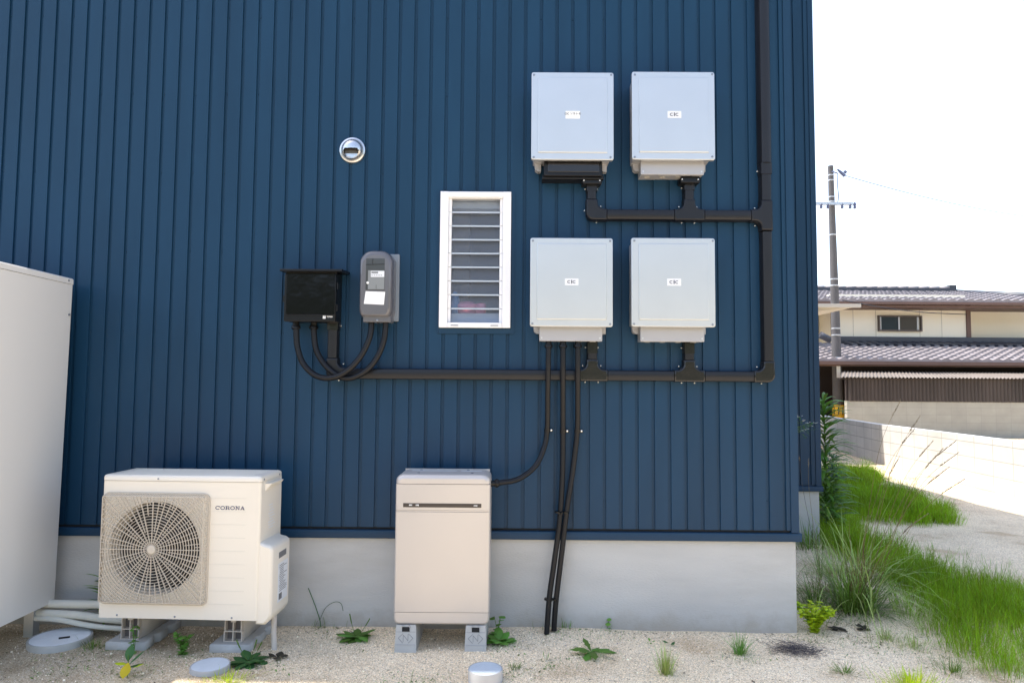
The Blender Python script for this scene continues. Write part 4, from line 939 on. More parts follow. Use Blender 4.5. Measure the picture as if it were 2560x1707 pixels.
# grille
gy = -0.030; gx, gzc = fx, fz; gh = hf-0.010
gm = MB()
def bar(p, q, wd=0.0011, dp=0.0030):
    p = Vector(p); q = Vector(q); d = (q-p)
    if d.length < 1e-6: return
    d.normalize(); nrm = d.cross(Vector((0, 1, 0))); gm.obox(p, q, nrm*wd, Vector((0, dp, 0)))
def inside(x, z): return abs(x) <= gh+1e-6 and abs(z) <= gh+1e-6
rings = 27; dr = 0.0136
for i in range(2, rings):
    r = 0.010+dr*i; seg = max(24, int(r*420)); pts = [(r*math.cos(2*math.pi*k/seg), r*math.sin(2*math.pi*k/seg)) for k in range(seg)]
    for k in range(seg):
        a, b = pts[k], pts[(k+1) % seg]
        if inside(*a) and inside(*b): bar((gx+a[0], gy, gzc+a[1]), (gx+b[0], gy, gzc+b[1]), 0.0011)
def spoke(a, r0, wd):
    c, s = math.cos(a), math.sin(a); r1 = gh/max(abs(c), abs(s))
    if r1 > r0: bar((gx+c*r0, gy+0.001, gzc+s*r0), (gx+c*r1, gy+0.001, gzc+s*r1), wd, 0.0035)
NS = 24
for k in range(NS):
    spoke(2*math.pi*k/NS, 0.020, 0.0014)
    spoke(2*math.pi*(k+0.5)/NS, 0.085 if k % 2 else 0.165, 0.0011)
for k in range(NS*2): spoke(2*math.pi*(k+0.5)/NS/2+0.0, 0.215, 0.0010) if k % 2 == 0 else None
fr_ = rrect(-gh, gh, -gh, gh, 0.006, 3)
for k in range(len(fr_)):
    a, b = fr_[k], fr_[(k+1) % len(fr_)]; bar((gx+a[0], gy, gzc+a[1]), (gx+b[0], gy, gzc+b[1]), 0.0016, 0.003)
ob = rrect(-hf-0.002, hf+0.006, -hf-0.004, hf+0.004, 0.030, 5)
for k in range(len(ob)):
    a, b = ob[k], ob[(k+1) % len(ob)]; bar((gx+a[0], -0.004, gzc+a[1]), (gx+b[0], -0.004, gzc+b[1]), 0.003, 0.004)
ns = 42
for sx, sz, ax in ((0, 1, 'x'), (0, -1, 'x'), (1, 0, 'z'), (-1, 0, 'z')):
    for k in range(ns):
        u = -1+2*(k+0.5)/ns
        if ax == 'x': p, q = (gx+u*gh, gy, gzc+sz*gh), (gx+u*gh+0.008, -0.003, gzc+sz*(hf+0.003))
        else: p, q = (gx+sx*gh, gy, gzc+u*gh), (gx+sx*(hf+0.004), -0.003, gzc+u*gh+0.006)
        gm.obox(p, q, (0.0016, 0, 0) if ax == 'x' else (0, 0, 0.0016), (0, 0, 0.0012) if ax == 'x' else (0.0012, 0, 0))
gm.lathe((gx, gy, gzc), [(0.020, 0.004), (0.021, -0.002), (0.018, -0.005), (0.001, -0.006)], 24, 'y')
L(gm, 'fan_grille', 'acgrille', None, 30)
# pressed lines on the right of the front
mb = MB()
for k in range(9): mb.obox((0.150, -0.0004, 0.075+0.0635*k), (0.325, -0.0004, 0.075+0.0635*k), (0, 0, 0.0008), (0, 0.0006, 0))
M['acline'] = mat('pressed_line', (0.70, 0.66, 0.58), 0.5)
L(mb, 'pressed_lines', 'acline', casing, 0)
# maker's name: hand cut slab serif letters
def letter(mb, ch, x, z, w_, h, y):
    def poly(pts): mb.outline([(x+a*w_, z+b*h) for a, b in pts], y, y+0.0008)
    if ch in 'CO':
        if ch == 'O': band(mb, x+w_*0.5, z+h*0.5, w_*0.5, h*0.53, h*0.19, 0, 360, y, y+0.0008, 28, 2.0)
        else:
            band(mb, x+w_*0.5, z+h*0.5, w_*0.5, h*0.53, h*0.19, 42, 325, y, y+0.0008, 24, 2.0); poly([(0.78, 0.66), (0.95, 0.66), (0.95, 1.0), (0.80, 0.95)])
    if ch == 'R':
        poly([(0.14, 0), (0.34, 0), (0.34, 1), (0.14, 1)]); poly([(0.0, 0), (0.48, 0), (0.48, 0.14), (0.0, 0.14)]); poly([(0.0, 0.87), (0.5, 0.87), (0.5, 1), (0.0, 1)])
        band(mb, x+w_*0.55, z+h*0.73, w_*0.34, h*0.27, h*0.16, -90, 90, y, y+0.0008, 12, 2.0); poly([(0.34, 0.46), (0.56, 0.46), (0.56, 0.60), (0.34, 0.60)]); poly([(0.62, 0.5), (0.84, 0.42), (0.90, 0.0), (0.68, 0.0)]); poly([(0.68, 0), (1.0, 0), (1.0, 0.12), (0.68, 0.12)])
    if ch == 'N':
        poly([(0.16, 0), (0.28, 0), (0.28, 1), (0.16, 1)]); poly([(0.0, 0), (0.42, 0), (0.42, 0.13), (0, 0.13)]); poly([(0.0, 0.87), (0.3, 0.87), (0.3, 1), (0, 1)]); poly([(0.14, 1), (0.36, 1), (0.90, 0), (0.74, 0)]); poly([(0.78, 0), (0.90, 0), (0.90, 1), (0.78, 1)]); poly([(0.66, 0.87), (1.02, 0.87), (1.02, 1), (0.66, 1)])
    if ch == 'A':
        poly([(0.10, 0), (0.24, 0), (0.54, 1), (0.44, 1)]); poly([(0.66, 0), (0.90, 0), (0.60, 1), (0.42, 1)]); poly([(0.28, 0.26), (0.74, 0.26), (0.70, 0.40), (0.32, 0.40)]); poly([(0.0, 0), (0.34, 0), (0.34, 0.12), (0, 0.12)]); poly([(0.56, 0), (1.02, 0), (1.02, 0.12), (0.56, 0.12)])
mb = MB(); lw = 0.0225; X0 = 0.172
for i, ch in enumerate('CORONA'): letter(mb, ch, X0+i*0.0247, 0.528, lw, 0.0175, -0.0010)
L(mb, 'lettering', 'inkblue', casing, 0)
# valve cover on the right side
prf = [(hw-0.016, 0.375), (hw-0.016, -0.022), (hw+0.030, -0.024), (hw+0.044, -0.012), (hw+0.062, 0.015), (hw+0.064, 0.03), (hw+0.064, 0.330), (hw+0.060, 0.345), (hw+0.046, 0.356), (hw+0.018, 0.362), (hw+0.006, 0.370)]
mb = MB(); pi = inset(prf, 0.010)
mb.loft([[(x, 0.235, z) for x, z in prf], [(x, 0.026, z) for x, z in prf], [(x, 0.013, z) for x, z in inset(prf, 0.003)], [(x, 0.007, z) for x, z in inset(prf, 0.012)]])
vcv = L(mb, 'valve_cover', 'acwhite', None, 50)
mb = MB(); mb.box(hw+0.0635, hw+0.0648, 0.085, 0.215, 0.060, 0.250); pl = L(mb, 'rating_plate', 'stickergrey', vcv, 0)
mb = MB(); rq = random.Random(5)
for k in range(15): mb.box(hw+0.0648, hw+0.0653, 0.098+rq.uniform(0, 0.01), 0.15+rq.uniform(0, 0.055), 0.110+0.009*k, 0.113+0.009*k)
mb.box(hw+0.0648, hw+0.0653, 0.100, 0.140, 0.070, 0.100)
L(mb, 'plate_print', 'inklight', vcv, 0)
mb = MB(); mb.box(hw+0.0636, hw+0.0642, 0.09, 0.19, 0.275, 0.305); L(mb, 'grip_recess', 'inklight', vcv, 0)
mb = MB(); mb.loft([[(hw, 0.05, zlid-0.012), (hw, 0.235, zlid-0.012), (hw, 0.235, zlid-0.040), (hw, 0.05, zlid-0.048)], [(hw+0.024, 0.075, zlid-0.014), (hw+0.024, 0.235, zlid-0.014), (hw+0.016, 0.235, zlid-0.026), (hw+0.010, 0.075, zlid-0.040)]]); L(mb, 'side_handle', 'acwhite', None, 20)
mb = MB(); rq = random.Random(9)
for k in range(9): mb.box(hw+0.0002, hw+0.0008, 0.10+rq.uniform(0, 0.02), 0.15+rq.uniform(0, 0.05), 0.42+0.014*k, 0.424+0.014*k)
L(mb, 'side_print', 'stickergrey', casing, 0)
mb = MB(); mb.tube([(hw+0.018, 0.17, -0.015), (hw+0.030, 0.14, -0.10), (hw+0.040, 0.13, -0.19)], 0.0135, 14); L(mb, 'drain_pipe', 'beam', None, 40)

def ac_block(label, lx):
    t = thing('beam_block', label, 'support block', (-0.411, -0.428, 0.0), ar, group='beam blocks under the heat pump')
    def LL(mb, name, m, sm=30):
        k = MB(); off = origin_of(t); k.v = [(p[0]+off.x, p[1]+off.y, p[2]+off.z) for p in mb.v]; k.f = mb.f
        return k.build(name, m, t, sm)
    # cast base with scalloped sides
    mb = MB(); pts = [(lx-0.100, 0.07), (lx+0.100, 0.07)]
    yy = 0.07
    for k in range(3):
        pts += [(lx+0.100, yy+0.085), (lx+0.086, yy+0.095), (lx+0.086, yy+0.120), (lx+0.100, yy+0.130)]; yy += 0.13
    pts += [(lx+0.100, 0.45), (lx-0.100, 0.45)]
    mb.loft([[(x, y, -0.02) for x, y in pts], [(x, y, 0.038) for x, y in pts], [(x, y, 0.042) for x, y in inset(pts, 0.004)]]); LL(mb, 'base', 'blockconc')
    hz0, hz1, wb_, wt_ = 0.0425, 0.152, 0.046, 0.040; y0_, y1_ = 0.105, 0.44
    mb = MB(); o_ = [(lx-wb_, hz0), (lx+wb_, hz0), (lx+wt_+0.001, hz1-0.008), (lx+wt_-0.006, hz1), (lx-wt_+0.006, hz1), (lx-wt_-0.001, hz1-0.008)]
    mb.outline(o_, y0_+0.03, y1_)          # closed core behind the hollow mouth
    mb2 = MB()
    zm = (hz0+hz1)/2-0.004
    mb2.box(lx-wb_, lx-wb_+0.004, y0_, y0_+0.0295, hz0, zm); mb2.box(lx+wb_-0.004, lx+wb_, y0_, y0_+0.0295, hz0, zm)
    mb2.box(lx-wt_-0.003, lx-wt_+0.001, y0_, y0_+0.0295, zm+0.0005, hz1-0.006); mb2.box(lx+wt_-0.001, lx+wt_+0.003, y0_, y0_+0.0295, zm+0.0005, hz1-0.006)
    mb2.box(lx-wb_+0.0045, lx+wb_-0.0045, y0_, y0_+0.0295, hz0+0.0003, hz0+0.004); mb2.box(lx-wt_+0.002, lx+wt_-0.002, y0_, y0_+0.0295, hz1-0.0055, hz1-0.001)
    mb2.box(lx-wb_+0.0045, lx+wb_-0.0045, y0_+0.0004, y0_+0.0295, zm-0.0022, zm+0.0022); mb2.box(lx-0.0024, lx+0.0024, y0_+0.0008, y0_+0.0295, hz0+0.0045, zm-0.003); mb2.box(lx-0.0024, lx+0.0024, y0_+0.0008, y0_+0.0295, zm+0.003, hz1-0.006)
    mb2.box(lx-0.012, lx+0.012, y0_+0.0012, y0_+0.029, hz1-0.014, hz1-0.0062)
    core = LL(mb, 'beam', 'beam'); LL(mb2, 'beam_mouth', 'beam', 0)
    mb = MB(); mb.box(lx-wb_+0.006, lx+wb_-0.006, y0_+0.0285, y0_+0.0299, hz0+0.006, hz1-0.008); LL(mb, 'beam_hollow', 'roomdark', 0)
    mb = MB(); mb.box(lx-0.028, lx+0.028, y0_+0.012, y0_+0.10, hz1+0.0003, hz1+0.004); LL(mb, 'anchor_plate', 'galv', 0)
    mb = MB(); mb.tube([(lx, y0_+0.045, hz1+0.004), (lx, y0_+0.045, AZ0+0.002)], 0.005, 10); mb.tube([(lx, y0_+0.045, hz1+0.004), (lx, y0_+0.045, hz1+0.014)], 0.010, 6); LL(mb, 'anchor_bolt', 'galv')
ac_block('beige beam block on a grey base under the fan side of the heat pump', -0.295)
ac_block('beige beam block on a grey base under the lettered side of the heat pump', 0.232)

# ------------------------------------------------------------------ hot water tank at the far left and its pipes
pt1 = at(183, 697, -0.10); tk = thing('hot_water_tank', 'tall white hot water tank at the left edge beside the navy wall', 'water tank', (pt1.x-0.35, -0.4, 0))
tx1 = pt1.x; ttop = pt1.z
mb = MB(); b0 = 0.16; ln = 0.020
rr0 = rrect(tx1-0.63, tx1, -0.73, -0.09, 0.014, 4)
mb.loft([[(x-ln, y, b0) for x, y in rr0], [(x-0.001, y, ttop-0.034) for x, y in rr0]]); mb.build('tank_body', 'tank', tk, 40)
mb = MB(); r1_ = rrect(tx1-0.632, tx1+0.002, -0.732, -0.088, 0.015, 4)
mb.loft([[(x, y, ttop-0.032) for x, y in r1_], [(x, y, ttop-0.006) for x, y in r1_], [(x, y, ttop) for x, y in inset(r1_, 0.006)]]); mb.build('tank_lid', 'tank', tk, 40)
for yy, zz in ((-0.14, ttop-0.016), (-0.12, ttop-0.20)):
    mb = MB(); mb.obox((tx1-0.002, yy, zz), (tx1+0.004, yy, zz), (0, 0.005, 0), (0, 0, 0.005)); mb.build('screw', 'screw', tk)
for (lx_, ly) in ((-0.56, -0.66), (-0.09, -0.66), (-0.56, -0.16), (-0.09, -0.16)):
    mb = MB(); mb.box(tx1+lx_-0.03, tx1+lx_+0.02, ly-0.025, ly+0.025, -0.02, b0-0.0005); mb.build('leg', 'galv', tk, 0)
for k, (ya, yb__, yc, r) in enumerate(((1386, 1387, 1388, 0.021), (1409, 1413, 1420, 0.020), (1422, 1433, 1440, 0.013))):
    Y = -0.13-0.02*k
    pp = catmull([A(60, ya-3, Y), A(131, ya, Y), A(190, yb__, Y), A(240, yc, Y), A(300, yc+4, Y+0.02)], 8)
    mb = MB(); mb.tube(pp, r, 14)
    tag(mb.build('insulated_pipe', 'pipewrap', None, 60), ('uppermost wrapped pipe of the three behind the left of the heat pump', 'middle wrapped pipe of the three running low along the foundation', 'thin lowest wrapped pipe of the three, nearest the gravel')[k], 'pipe', 'wrapped pipes left of the heat pump')

# ------------------------------------------------------------------ inspection covers
def cover(name, label, c, r, h, mtop, mrim, hole=False, ribs=True):
    t = thing(name, label, 'drain cover', (c.x, c.y, 0), group='round drain covers in the gravel')
    mb = MB(); mb.lathe((c.x, c.y, 0), [(r*0.98, -0.03), (r, h-0.004), (r*0.985, h), (r*0.93, h), (r*0.925, h-0.003)], 44); mb.build('rim', mrim, t, 40)
    mb = MB(); mb.lathe((c.x, c.y, 0), [(r*0.92, h-0.012), (r*0.92, h-0.001), (r*0.90, h+0.0005), (r*0.45, h+0.0009), (0.002, h+0.001)], 44); tp = mb.build('lid', mtop, t, 12)
    if ribs:
        mb = MB()
        for k in range(-6, 7):
            for ax in (0, 1):
                o = k*r*0.14; l = math.sqrt(max(0, (r*0.86)**2-o*o))
                a = Vector((o, -l, 0)) if ax else Vector((-l, o, 0)); b = -a if False else (Vector((o, l, 0)) if ax else Vector((l, o, 0)))
                rot = Matrix.Rotation(0.6, 3, 'Z'); a = rot @ a; b = rot @ b; d = (b-a).normalized(); n_ = Vector((-d.y, d.x, 0))
                mb.obox((c.x+a.x, c.y+a.y, h+0.0009), (c.x+b.x, c.y+b.y, h+0.0009), n_*0.0007, (0, 0, 0.0006))
        mb.build('lid_pattern', mtop, tp, 0)
    if hole:
        mb = MB(); mb.obox((c.x-0.020+0.03, c.y-0.03, h+0.0022), (c.x+0.025+0.03, c.y-0.01, h+0.0028), (-0.006, 0.010, 0), (0, 0, 0.001)); mb.build('lift_slot', 'dark', tp, 0)
cover('drain_cover', 'pale blue round drain cover with a grid pattern in front of the battery', G(1115, 1534, 0.05), 0.079, 0.05, 'capblue', 'capgrey')
cover('drain_cover', 'plain pale round drain cover in front of the right beam block', G(483, 1525, 0.03), 0.088, 0.03, 'capblue', 'capgrey', False, False)
cover('drain_cover', 'large white round drain cover with a lift slot at the left edge', G(139, 1461, 0.03), 0.146, 0.03, 'capwhite', 'blockgrey', True, False)

# ------------------------------------------------------------------ plants
rg = random.Random(11)
def blade(mb, base, az, L_, wd, lean=0.3, curl=0.8, n=4, droop=0.0, fold=False):
    base = Vector(base); d = Vector((math.cos(az), math.sin(az), 0)); side = Vector((-d.y, d.x, 0))
    vs = []; p = base.copy(); ang = lean
    for i in range(n+1):
        u = i/n; wv = wd*(1-u**1.6)*(0.75+0.5*u if u < 0.5 else 1.0)
        if i == n: vs.append(p.copy())
        else: vs += [p-side*wv, p+side*wv]
        dirv = d*math.sin(ang)+Vector((0, 0, 1))*math.cos(ang); p = p+dirv*(L_/n); ang += curl/n+droop*u/n
    fs = [(2*i, 2*i+1, 2*i+3, 2*i+2) for i in range(n-1)]+[(2*n-2, 2*n-1, 2*n)]
    mb.add(vs, fs)
def leaf(mb, base, az, pitch, L_, wd, curl=0.5, n=5, shape=1.0, lobes=0.0):
    base = Vector(base); d = Vector((math.cos(az), math.sin(az), 0)); side = Vector((-d.y, d.x, 0)); p = base.copy(); ang = pitch; vs = []
    for i in range(n+1):
        u = i/n; wv = wd*math.sin(math.pi*min(1, max(0.04, u**shape)))**0.8
        if lobes and i % 2 == 0: wv *= (1-lobes)
        dirv = d*math.cos(ang)+Vector((0, 0, 1))*math.sin(ang); nz = side.cross(dirv)
        vs += [p-side*wv-nz*wv*(-0.25), p.copy(), p+side*wv-nz*wv*(-0.25)]
        p = p+dirv*(L_/n); ang -= curl/n
    fs = []
    for i in range(n):
        a = 3*i; fs += [(a, a+1, a+4, a+3), (a+1, a+2, a+5, a+4)]
    mb.add(vs, fs)
def gb(p): return Vector((p.x, p.y, gz(p.x, p.y)-0.003))

# fine soft ground cover, right of the house
def inpoly(x, y, poly):
    c = False; j = len(poly)-1
    for i in range(len(poly)):
        xi, yi = poly[i]; xj, yj = poly[j]
        if (yi > y) != (yj > y) and x < (xj-xi)*(y-yi)/(yj-yi)+xi: c = not c
        j = i
    return c
def patch(pix): return [(G(px, py).x, G(px, py).y) for px, py in pix]
patches = [
    (patch([(2020, 1345), (2060, 1398), (2090, 1432), (2150, 1466), (2225, 1512), (2300, 1558), (2420, 1570), (2420, 1360), (2225, 1345), (2150, 1330), (2080, 1318), (2020, 1310)]), 15500, (0.16, 0.30)),
    (patch([(1890, 1262), (1960, 1300), (2030, 1335), (2100, 1345), (2165, 1345), (2140, 1315), (2095, 1285), (2045, 1262), (1985, 1245), (1890, 1225)]), 9000, (0.16, 0.30)),
    (patch([(1880, 1180), (1960, 1196), (2060, 1206), (2150, 1210), (2196, 1205), (2180, 1176), (2100, 1150), (1990, 1120), (1900, 1105), (1880, 1120)]), 15000, (0.18, 0.32)),
    (patch([(1880, 1230), (1985, 1236), (1960, 1205), (1880, 1186)]), 4500, (0.18, 0.30)),
    (patch([(1900, 1105), (1990, 1120), (2040, 1106), (1990, 1085), (1920, 1078), (1890, 1080)]), 3500, (0.12, 0.26)),
]
gm_ = MB()
def in_any(x, y): return any(inpoly(x, y, p[0]) for p in patches)
for poly, cnt, (h0, h1) in patches:
    bx = [min(p[0] for p in poly), max(p[0] for p in poly), min(p[1] for p in poly), max(p[1] for p in poly)]
    area = abs(sum(poly[i-1][0]*poly[i][1]-poly[i][0]*poly[i-1][1] for i in range(len(poly))))/2
    nm = int(area*86)+8; made = 0; tries = 0
    while made < nm and tries < nm*20:
        tries += 1
        mx_, my_ = rg.uniform(bx[0], bx[1]), rg.uniform(bx[2], bx[3])
        if not inpoly(mx_, my_, poly) or (mx_ < 3.90 and my_ > 2.0): continue
        made += 1
        edge = sum(in_any(mx_+0.2*math.cos(t_), my_+0.2*math.sin(t_)) for t_ in (0, 1.05, 2.09, 3.14, 4.19, 5.24))/6
        mh = rg.uniform(h0, h1)*(0.65+0.45*edge)*rg.uniform(0.75, 1.15); mr_ = rg.uniform(0.07, 0.15)*(0.7+0.3*edge)
        far = 1.0+0.13*max(0, my_); tilt = rg.uniform(0, 6.283); tl = rg.uniform(0.0, 0.25)
        for q in range(int(rg.uniform(46, 70)*(0.45+0.55*edge)*min(1.0, 1.4/far+0.2))):
            a_ = rg.uniform(0, 6.283); rr_ = mr_*math.sqrt(rg.random()); cx, cy = mx_+rr_*math.cos(a_), my_+rr_*math.sin(a_)
            hh2 = mh*(1.05-0.55*(rr_/mr_)**2)*rg.uniform(0.65, 1.1); ln_g = 0.10+0.55*rr_/mr_*rg.random()+tl
            z_g = gz(cx, cy)-0.003; az = a_+rg.uniform(-0.8, 0.8)
            blade(gm_, (cx, cy, z_g), az, hh2, 0.0014*far, ln_g, rg.uniform(-0.2, 0.6), 3)
            for q2 in range(4):
                u = rg.uniform(0.2, 0.85); px_ = cx+math.cos(az)*math.sin(ln_g)*hh2*u; py_ = cy+math.sin(az)*math.sin(ln_g)*hh2*u
                blade(gm_, (px_, py_, z_g+hh2*u*math.cos(ln_g)), rg.uniform(0, 6.283), hh2*rg.uniform(0.22, 0.45)*(1.15-u*0.6), 0.0009*far, rg.uniform(0.5, 1.1), -0.5, 2)
tag(gm_.build('grass', 'grass', None, 0, False), 'dense fine bright green ground cover in patches on the gravel right of the house', 'grass', kind='stuff')

def tuft(name, label, cat, px, py, n, L_, wd, m, spread=0.03, lean=(0.1, 0.9), curl=(0.2, 1.0), group=None, straw=0):
    b = gb(G(px, py)); t = thing(name, label, cat, tuple(b), group=group); mb = MB()
    for i in range(n):
        a = rg.uniform(0, 6.283); r = abs(rg.gauss(0, spread))
        blade(mb, (b.x+r*math.cos(a), b.y+r*math.sin(a)*0.7, b.z), a+rg.uniform(-0.6, 0.6), L_*rg.uniform(0.5, 1.05), wd, rg.uniform(*lean), rg.uniform(*curl), 4)
    mb.build('blades', m, t, 0, False); return t, b
# big arching clump
def stalk(t, b, tips, head=0.24, m='straw', hm='seed', r=0.0016, nodes=5, side=1.0):
    b = Vector(b); tips = Vector(tips); L_arc = (tips-b).length; mid = b*0.38+tips*0.62+Vector((-0.03*L_arc, 0, 0.085*L_arc))
    path = catmull([b, mid, tips], 12); L_ = (tips-b).length
    mb = MB(); mb.tube(path, [r*(1-0.6*i/len(path)) for i in range(len(path))], 5); mb.build('stem', m, t, 60)
    mb = MB(); n0 = int(len(path)*(1-head/L_)); seg = resample(path[max(1, n0):], 0.007)
    for i, p in enumerate(seg):
        u = i/max(1, len(seg)-1); d = (seg[min(i+1, len(seg)-1)]-seg[max(i-1, 0)]).normalized()
        for k in range(nodes):
            a = rg.uniform(0, 6.283); q = Vector((math.cos(a), math.sin(a), rg.uniform(-0.4, 0.6)))
            e = p+d*rg.uniform(-0.01, 0.01); l = rg.uniform(0.008, 0.026)*(1.1-0.6*u)
            dirv = (d*1.3+q*0.5).normalized(); s_ = dirv.cross(Vector((0, 1, 0.1))).normalized()*0.0011
            mb.add([e, e+dirv*l*0.5+s_, e+dirv*l, e+dirv*l*0.5-s_], [(0, 1, 2, 3)])
    mb.build('seed_head', hm, t, 0, False)
tcl, cb = tuft('tall_grass_clump', 'large arching clump of tall green grass with feathery seed stalks right of the house corner', 'grass clump', 1965, 1402, 300, 0.46, 0.0034, 'grassdark', 0.075, (0.2, 1.35), (0.2, 1.5))
mb = MB()
for i in range(110):
    a = rg.uniform(0, 6.283); blade(mb, (cb.x+rg.gauss(0, 0.06), cb.y+rg.gauss(0, 0.06), cb.z), a, rg.uniform(0.45, 0.95), 0.0038, rg.uniform(0.10, 0.9), rg.uniform(0.4, 2.6), 8)
mb.build('arching_blades', 'grasspale', tcl, 0, False)
mb = MB()
for i in range(30):
    a = rg.uniform(0, 6.283); blade(mb, (cb.x+rg.gauss(0, 0.03)+0.02, cb.y+rg.gauss(0, 0.03), cb.z), a, rg.uniform(0.30, 0.62), 0.0030, rg.uniform(0.0, 0.4), rg.uniform(0.0, 0.5), 4)
mb.build('dry_blades', 'straw', tcl, 0, False)
for (px, py, dy) in ((2068, 920, 0.25), (2112, 957, 0.15), (2143, 1012, 0.0), (2100, 985, 0.3), (2195, 1012, 0.05), (2200, 1040, 0.2), (2165, 1030, -0.1), (2180, 1072, -0.2), (2065, 1050, 0.1), (2215, 1100, -0.15), (2130, 1180, -0.25)):
    stalk(tcl, (cb.x+rg.gauss(0, 0.03), cb.y+rg.gauss(0, 0.03), cb.z), A(px, py, cb.y+dy), 0.30)
tuft('grass_clump', 'thin dark grass clump between the house corner and the yellow green weed', 'grass clump', 1868, 1388, 90, 0.26, 0.0026, 'grassdark', 0.06, (0.2, 1.2), (0.2, 1.2))
tuft('grass_clump', 'sparse dark grass at the foot of the set back foundation', 'grass clump', 1858, 1262, 90, 0.30, 0.0026, 'grassdark', 0.10, (0.0, 0.7), (0.1, 0.8))
ts, sb_ = tuft('seed_grass', 'lone thin seed grass leaning across the set back wall', 'grass', 1886, 1330, 18, 0.45, 0.0022, 'grassdark', 0.01, (0.05, 0.5), (0.1, 0.6))
stalk(ts, sb_, A(1836, 1050, sb_.y), 0.10, 'dry', 'seed'); stalk(ts, sb_, A(1857, 990+65, sb_.y+0.1), 0.15, 'straw', 'seed')
tuft('grass_clump', 'low sprawling straw coloured clump between the foundation corner and the tall clump', 'grass clump', 1895, 1362, 110, 0.24, 0.0024, 'straw', 0.10, (0.4, 1.4), (0.1, 1.0))
tuft('grass_clump', 'low green clump in front of the set back foundation, left of the ground cover', 'grass clump', 1905, 1318, 140, 0.26, 0.0022, 'grasspale', 0.10, (0.2, 1.3), (0.1, 1.0))
# small tufts in the gravel
tuft('grass_tuft', 'bright green grass tuft on the gravel left of the dry brush', 'grass tuft', 1700, 1500, 120, 0.13, 0.0016, 'leafmid', 0.018, (0.1, 0.9), (0.1, 0.5), 'grass tufts on the gravel')
tuft('grass_tuft', 'feathery pale grass tuft nearest the bottom edge left of centre of the bare foundation', 'grass tuft', 1530, 1548, 130, 0.15, 0.0014, 'grasspale', 0.016, (0.0, 0.65), (0.0, 0.3), 'grass tufts on the gravel')
tuft('grass_tuft', 'faint pale tuft right of the withered leaves, closest to the tall clump', 'grass tuft', 2036, 1468, 90, 0.10, 0.0014, 'grasspale', 0.04, (0.1, 0.9), (0.1, 0.6), 'grass tufts on the gravel')
tuft('grass_tuft', 'spreading pale tuft at the front edge of the fine ground cover', 'grass tuft', 2098, 1488, 90, 0.11, 0.0014, 'grasspale', 0.05, (0.1, 1.0), (0.1, 0.6), 'grass tufts on the gravel')
tuft('grass_tuft', 'small dark flat tuft on bare gravel below the withered leaves', 'grass tuft', 1938, 1545, 70, 0.07, 0.0015, 'grassdark', 0.03, (0.5, 1.2), (0.1, 0.5), 'grass tufts on the gravel')
tuft('grass_tuft', 'sunlit yellow grass tuft at the bottom edge below the ground cover', 'grass tuft', 2090, 1578, 260, 0.10, 0.0018, 'leafyellow', 0.07, (0.1, 1.0), (0.2, 0.9), 'grass tufts on the gravel')
tuft('grass_tuft', 'thin grass tuft at the lower right beyond the last ground cover', 'grass tuft', 2190, 1545, 90, 0.09, 0.0014, 'grassdark', 0.06, (0.1, 1.0), (0.1, 0.6), 'grass tufts on the gravel')
tuft('grass_tuft', 'sunlit low grass in front of the plain drain cover', 'grass tuft', 520, 1568, 200, 0.05, 0.0014, 'leafyellow', 0.07, (0.2, 1.2), (0.1, 0.8), 'grass tufts on the gravel')
tuft('grass_tuft', 'thin grass at the very foot of the large white drain cover', 'grass tuft', 215, 1488, 90, 0.07, 0.0013, 'grassdark', 0.05, (0.1, 1.1), (0.1, 0.8), 'grass tufts on the gravel')
tuft('grass_tuft', 'small grass blades growing beside the two hoses at the gravel', 'grass tuft', 1296, 1446, 26, 0.09, 0.0018, 'leafmid', 0.03, (0.0, 0.7), (0.1, 0.6), 'grass tufts on the gravel')
tuft('grass_tuft', 'small sparse tuft beside the grid patterned drain cover', 'grass tuft', 1180, 1535, 50, 0.05, 0.0014, 'grassdark', 0.03, (0.3, 1.2), (0.1, 0.8), 'grass tufts on the gravel')
# litter: twigs, dead blades and crumbs of soil
rl = random.Random(17); lt = MB()
def litter(x, y, z):
    a = rl.uniform(0, 6.283); l = rl.uniform(0.008, 0.030)
    if rl.random() < 0.6: lt.tube([(x, y, z+0.001), (x+l*0.5*math.cos(a), y+l*0.5*math.sin(a), z+0.003), (x+l*math.cos(a+0.4), y+l*math.sin(a+0.4), z+0.001)], 0.0006, 3, False)
    else: leaf(lt, (x, y, z+0.001), a, rl.uniform(-0.1, 0.3), l*0.7, l*0.16, 0.4, 3)
for i in range(900):
    x = rl.uniform(-1.3, 4.2); y = -0.85*rl.random()**1.3-0.01
    if rl.random() < 0.35: y = -abs(rl.gauss(0, 0.05))-0.012
    litter(x, y, gz(x, y))
for i in range(1500):
    p = G(rl.gauss(1915, 50), rl.gauss(1355, 50)); p.z = gz(p.x, p.y)
    if p.x > 2.8 and not (p.x < 3.85 and p.y > 2.08): litter(p.x, p.y, p.z)
M['litter'] = leafmat('dead_plant_litter', (0.16, 0.125, 0.085), 0.5, 0.1, 0.9)
tag(lt.build('plant_litter', 'litter', None, 0, False), 'small twigs and dead leaf bits lying on the gravel along the house', 'litter', kind='stuff')
cw = MB(); rw = random.Random(29)
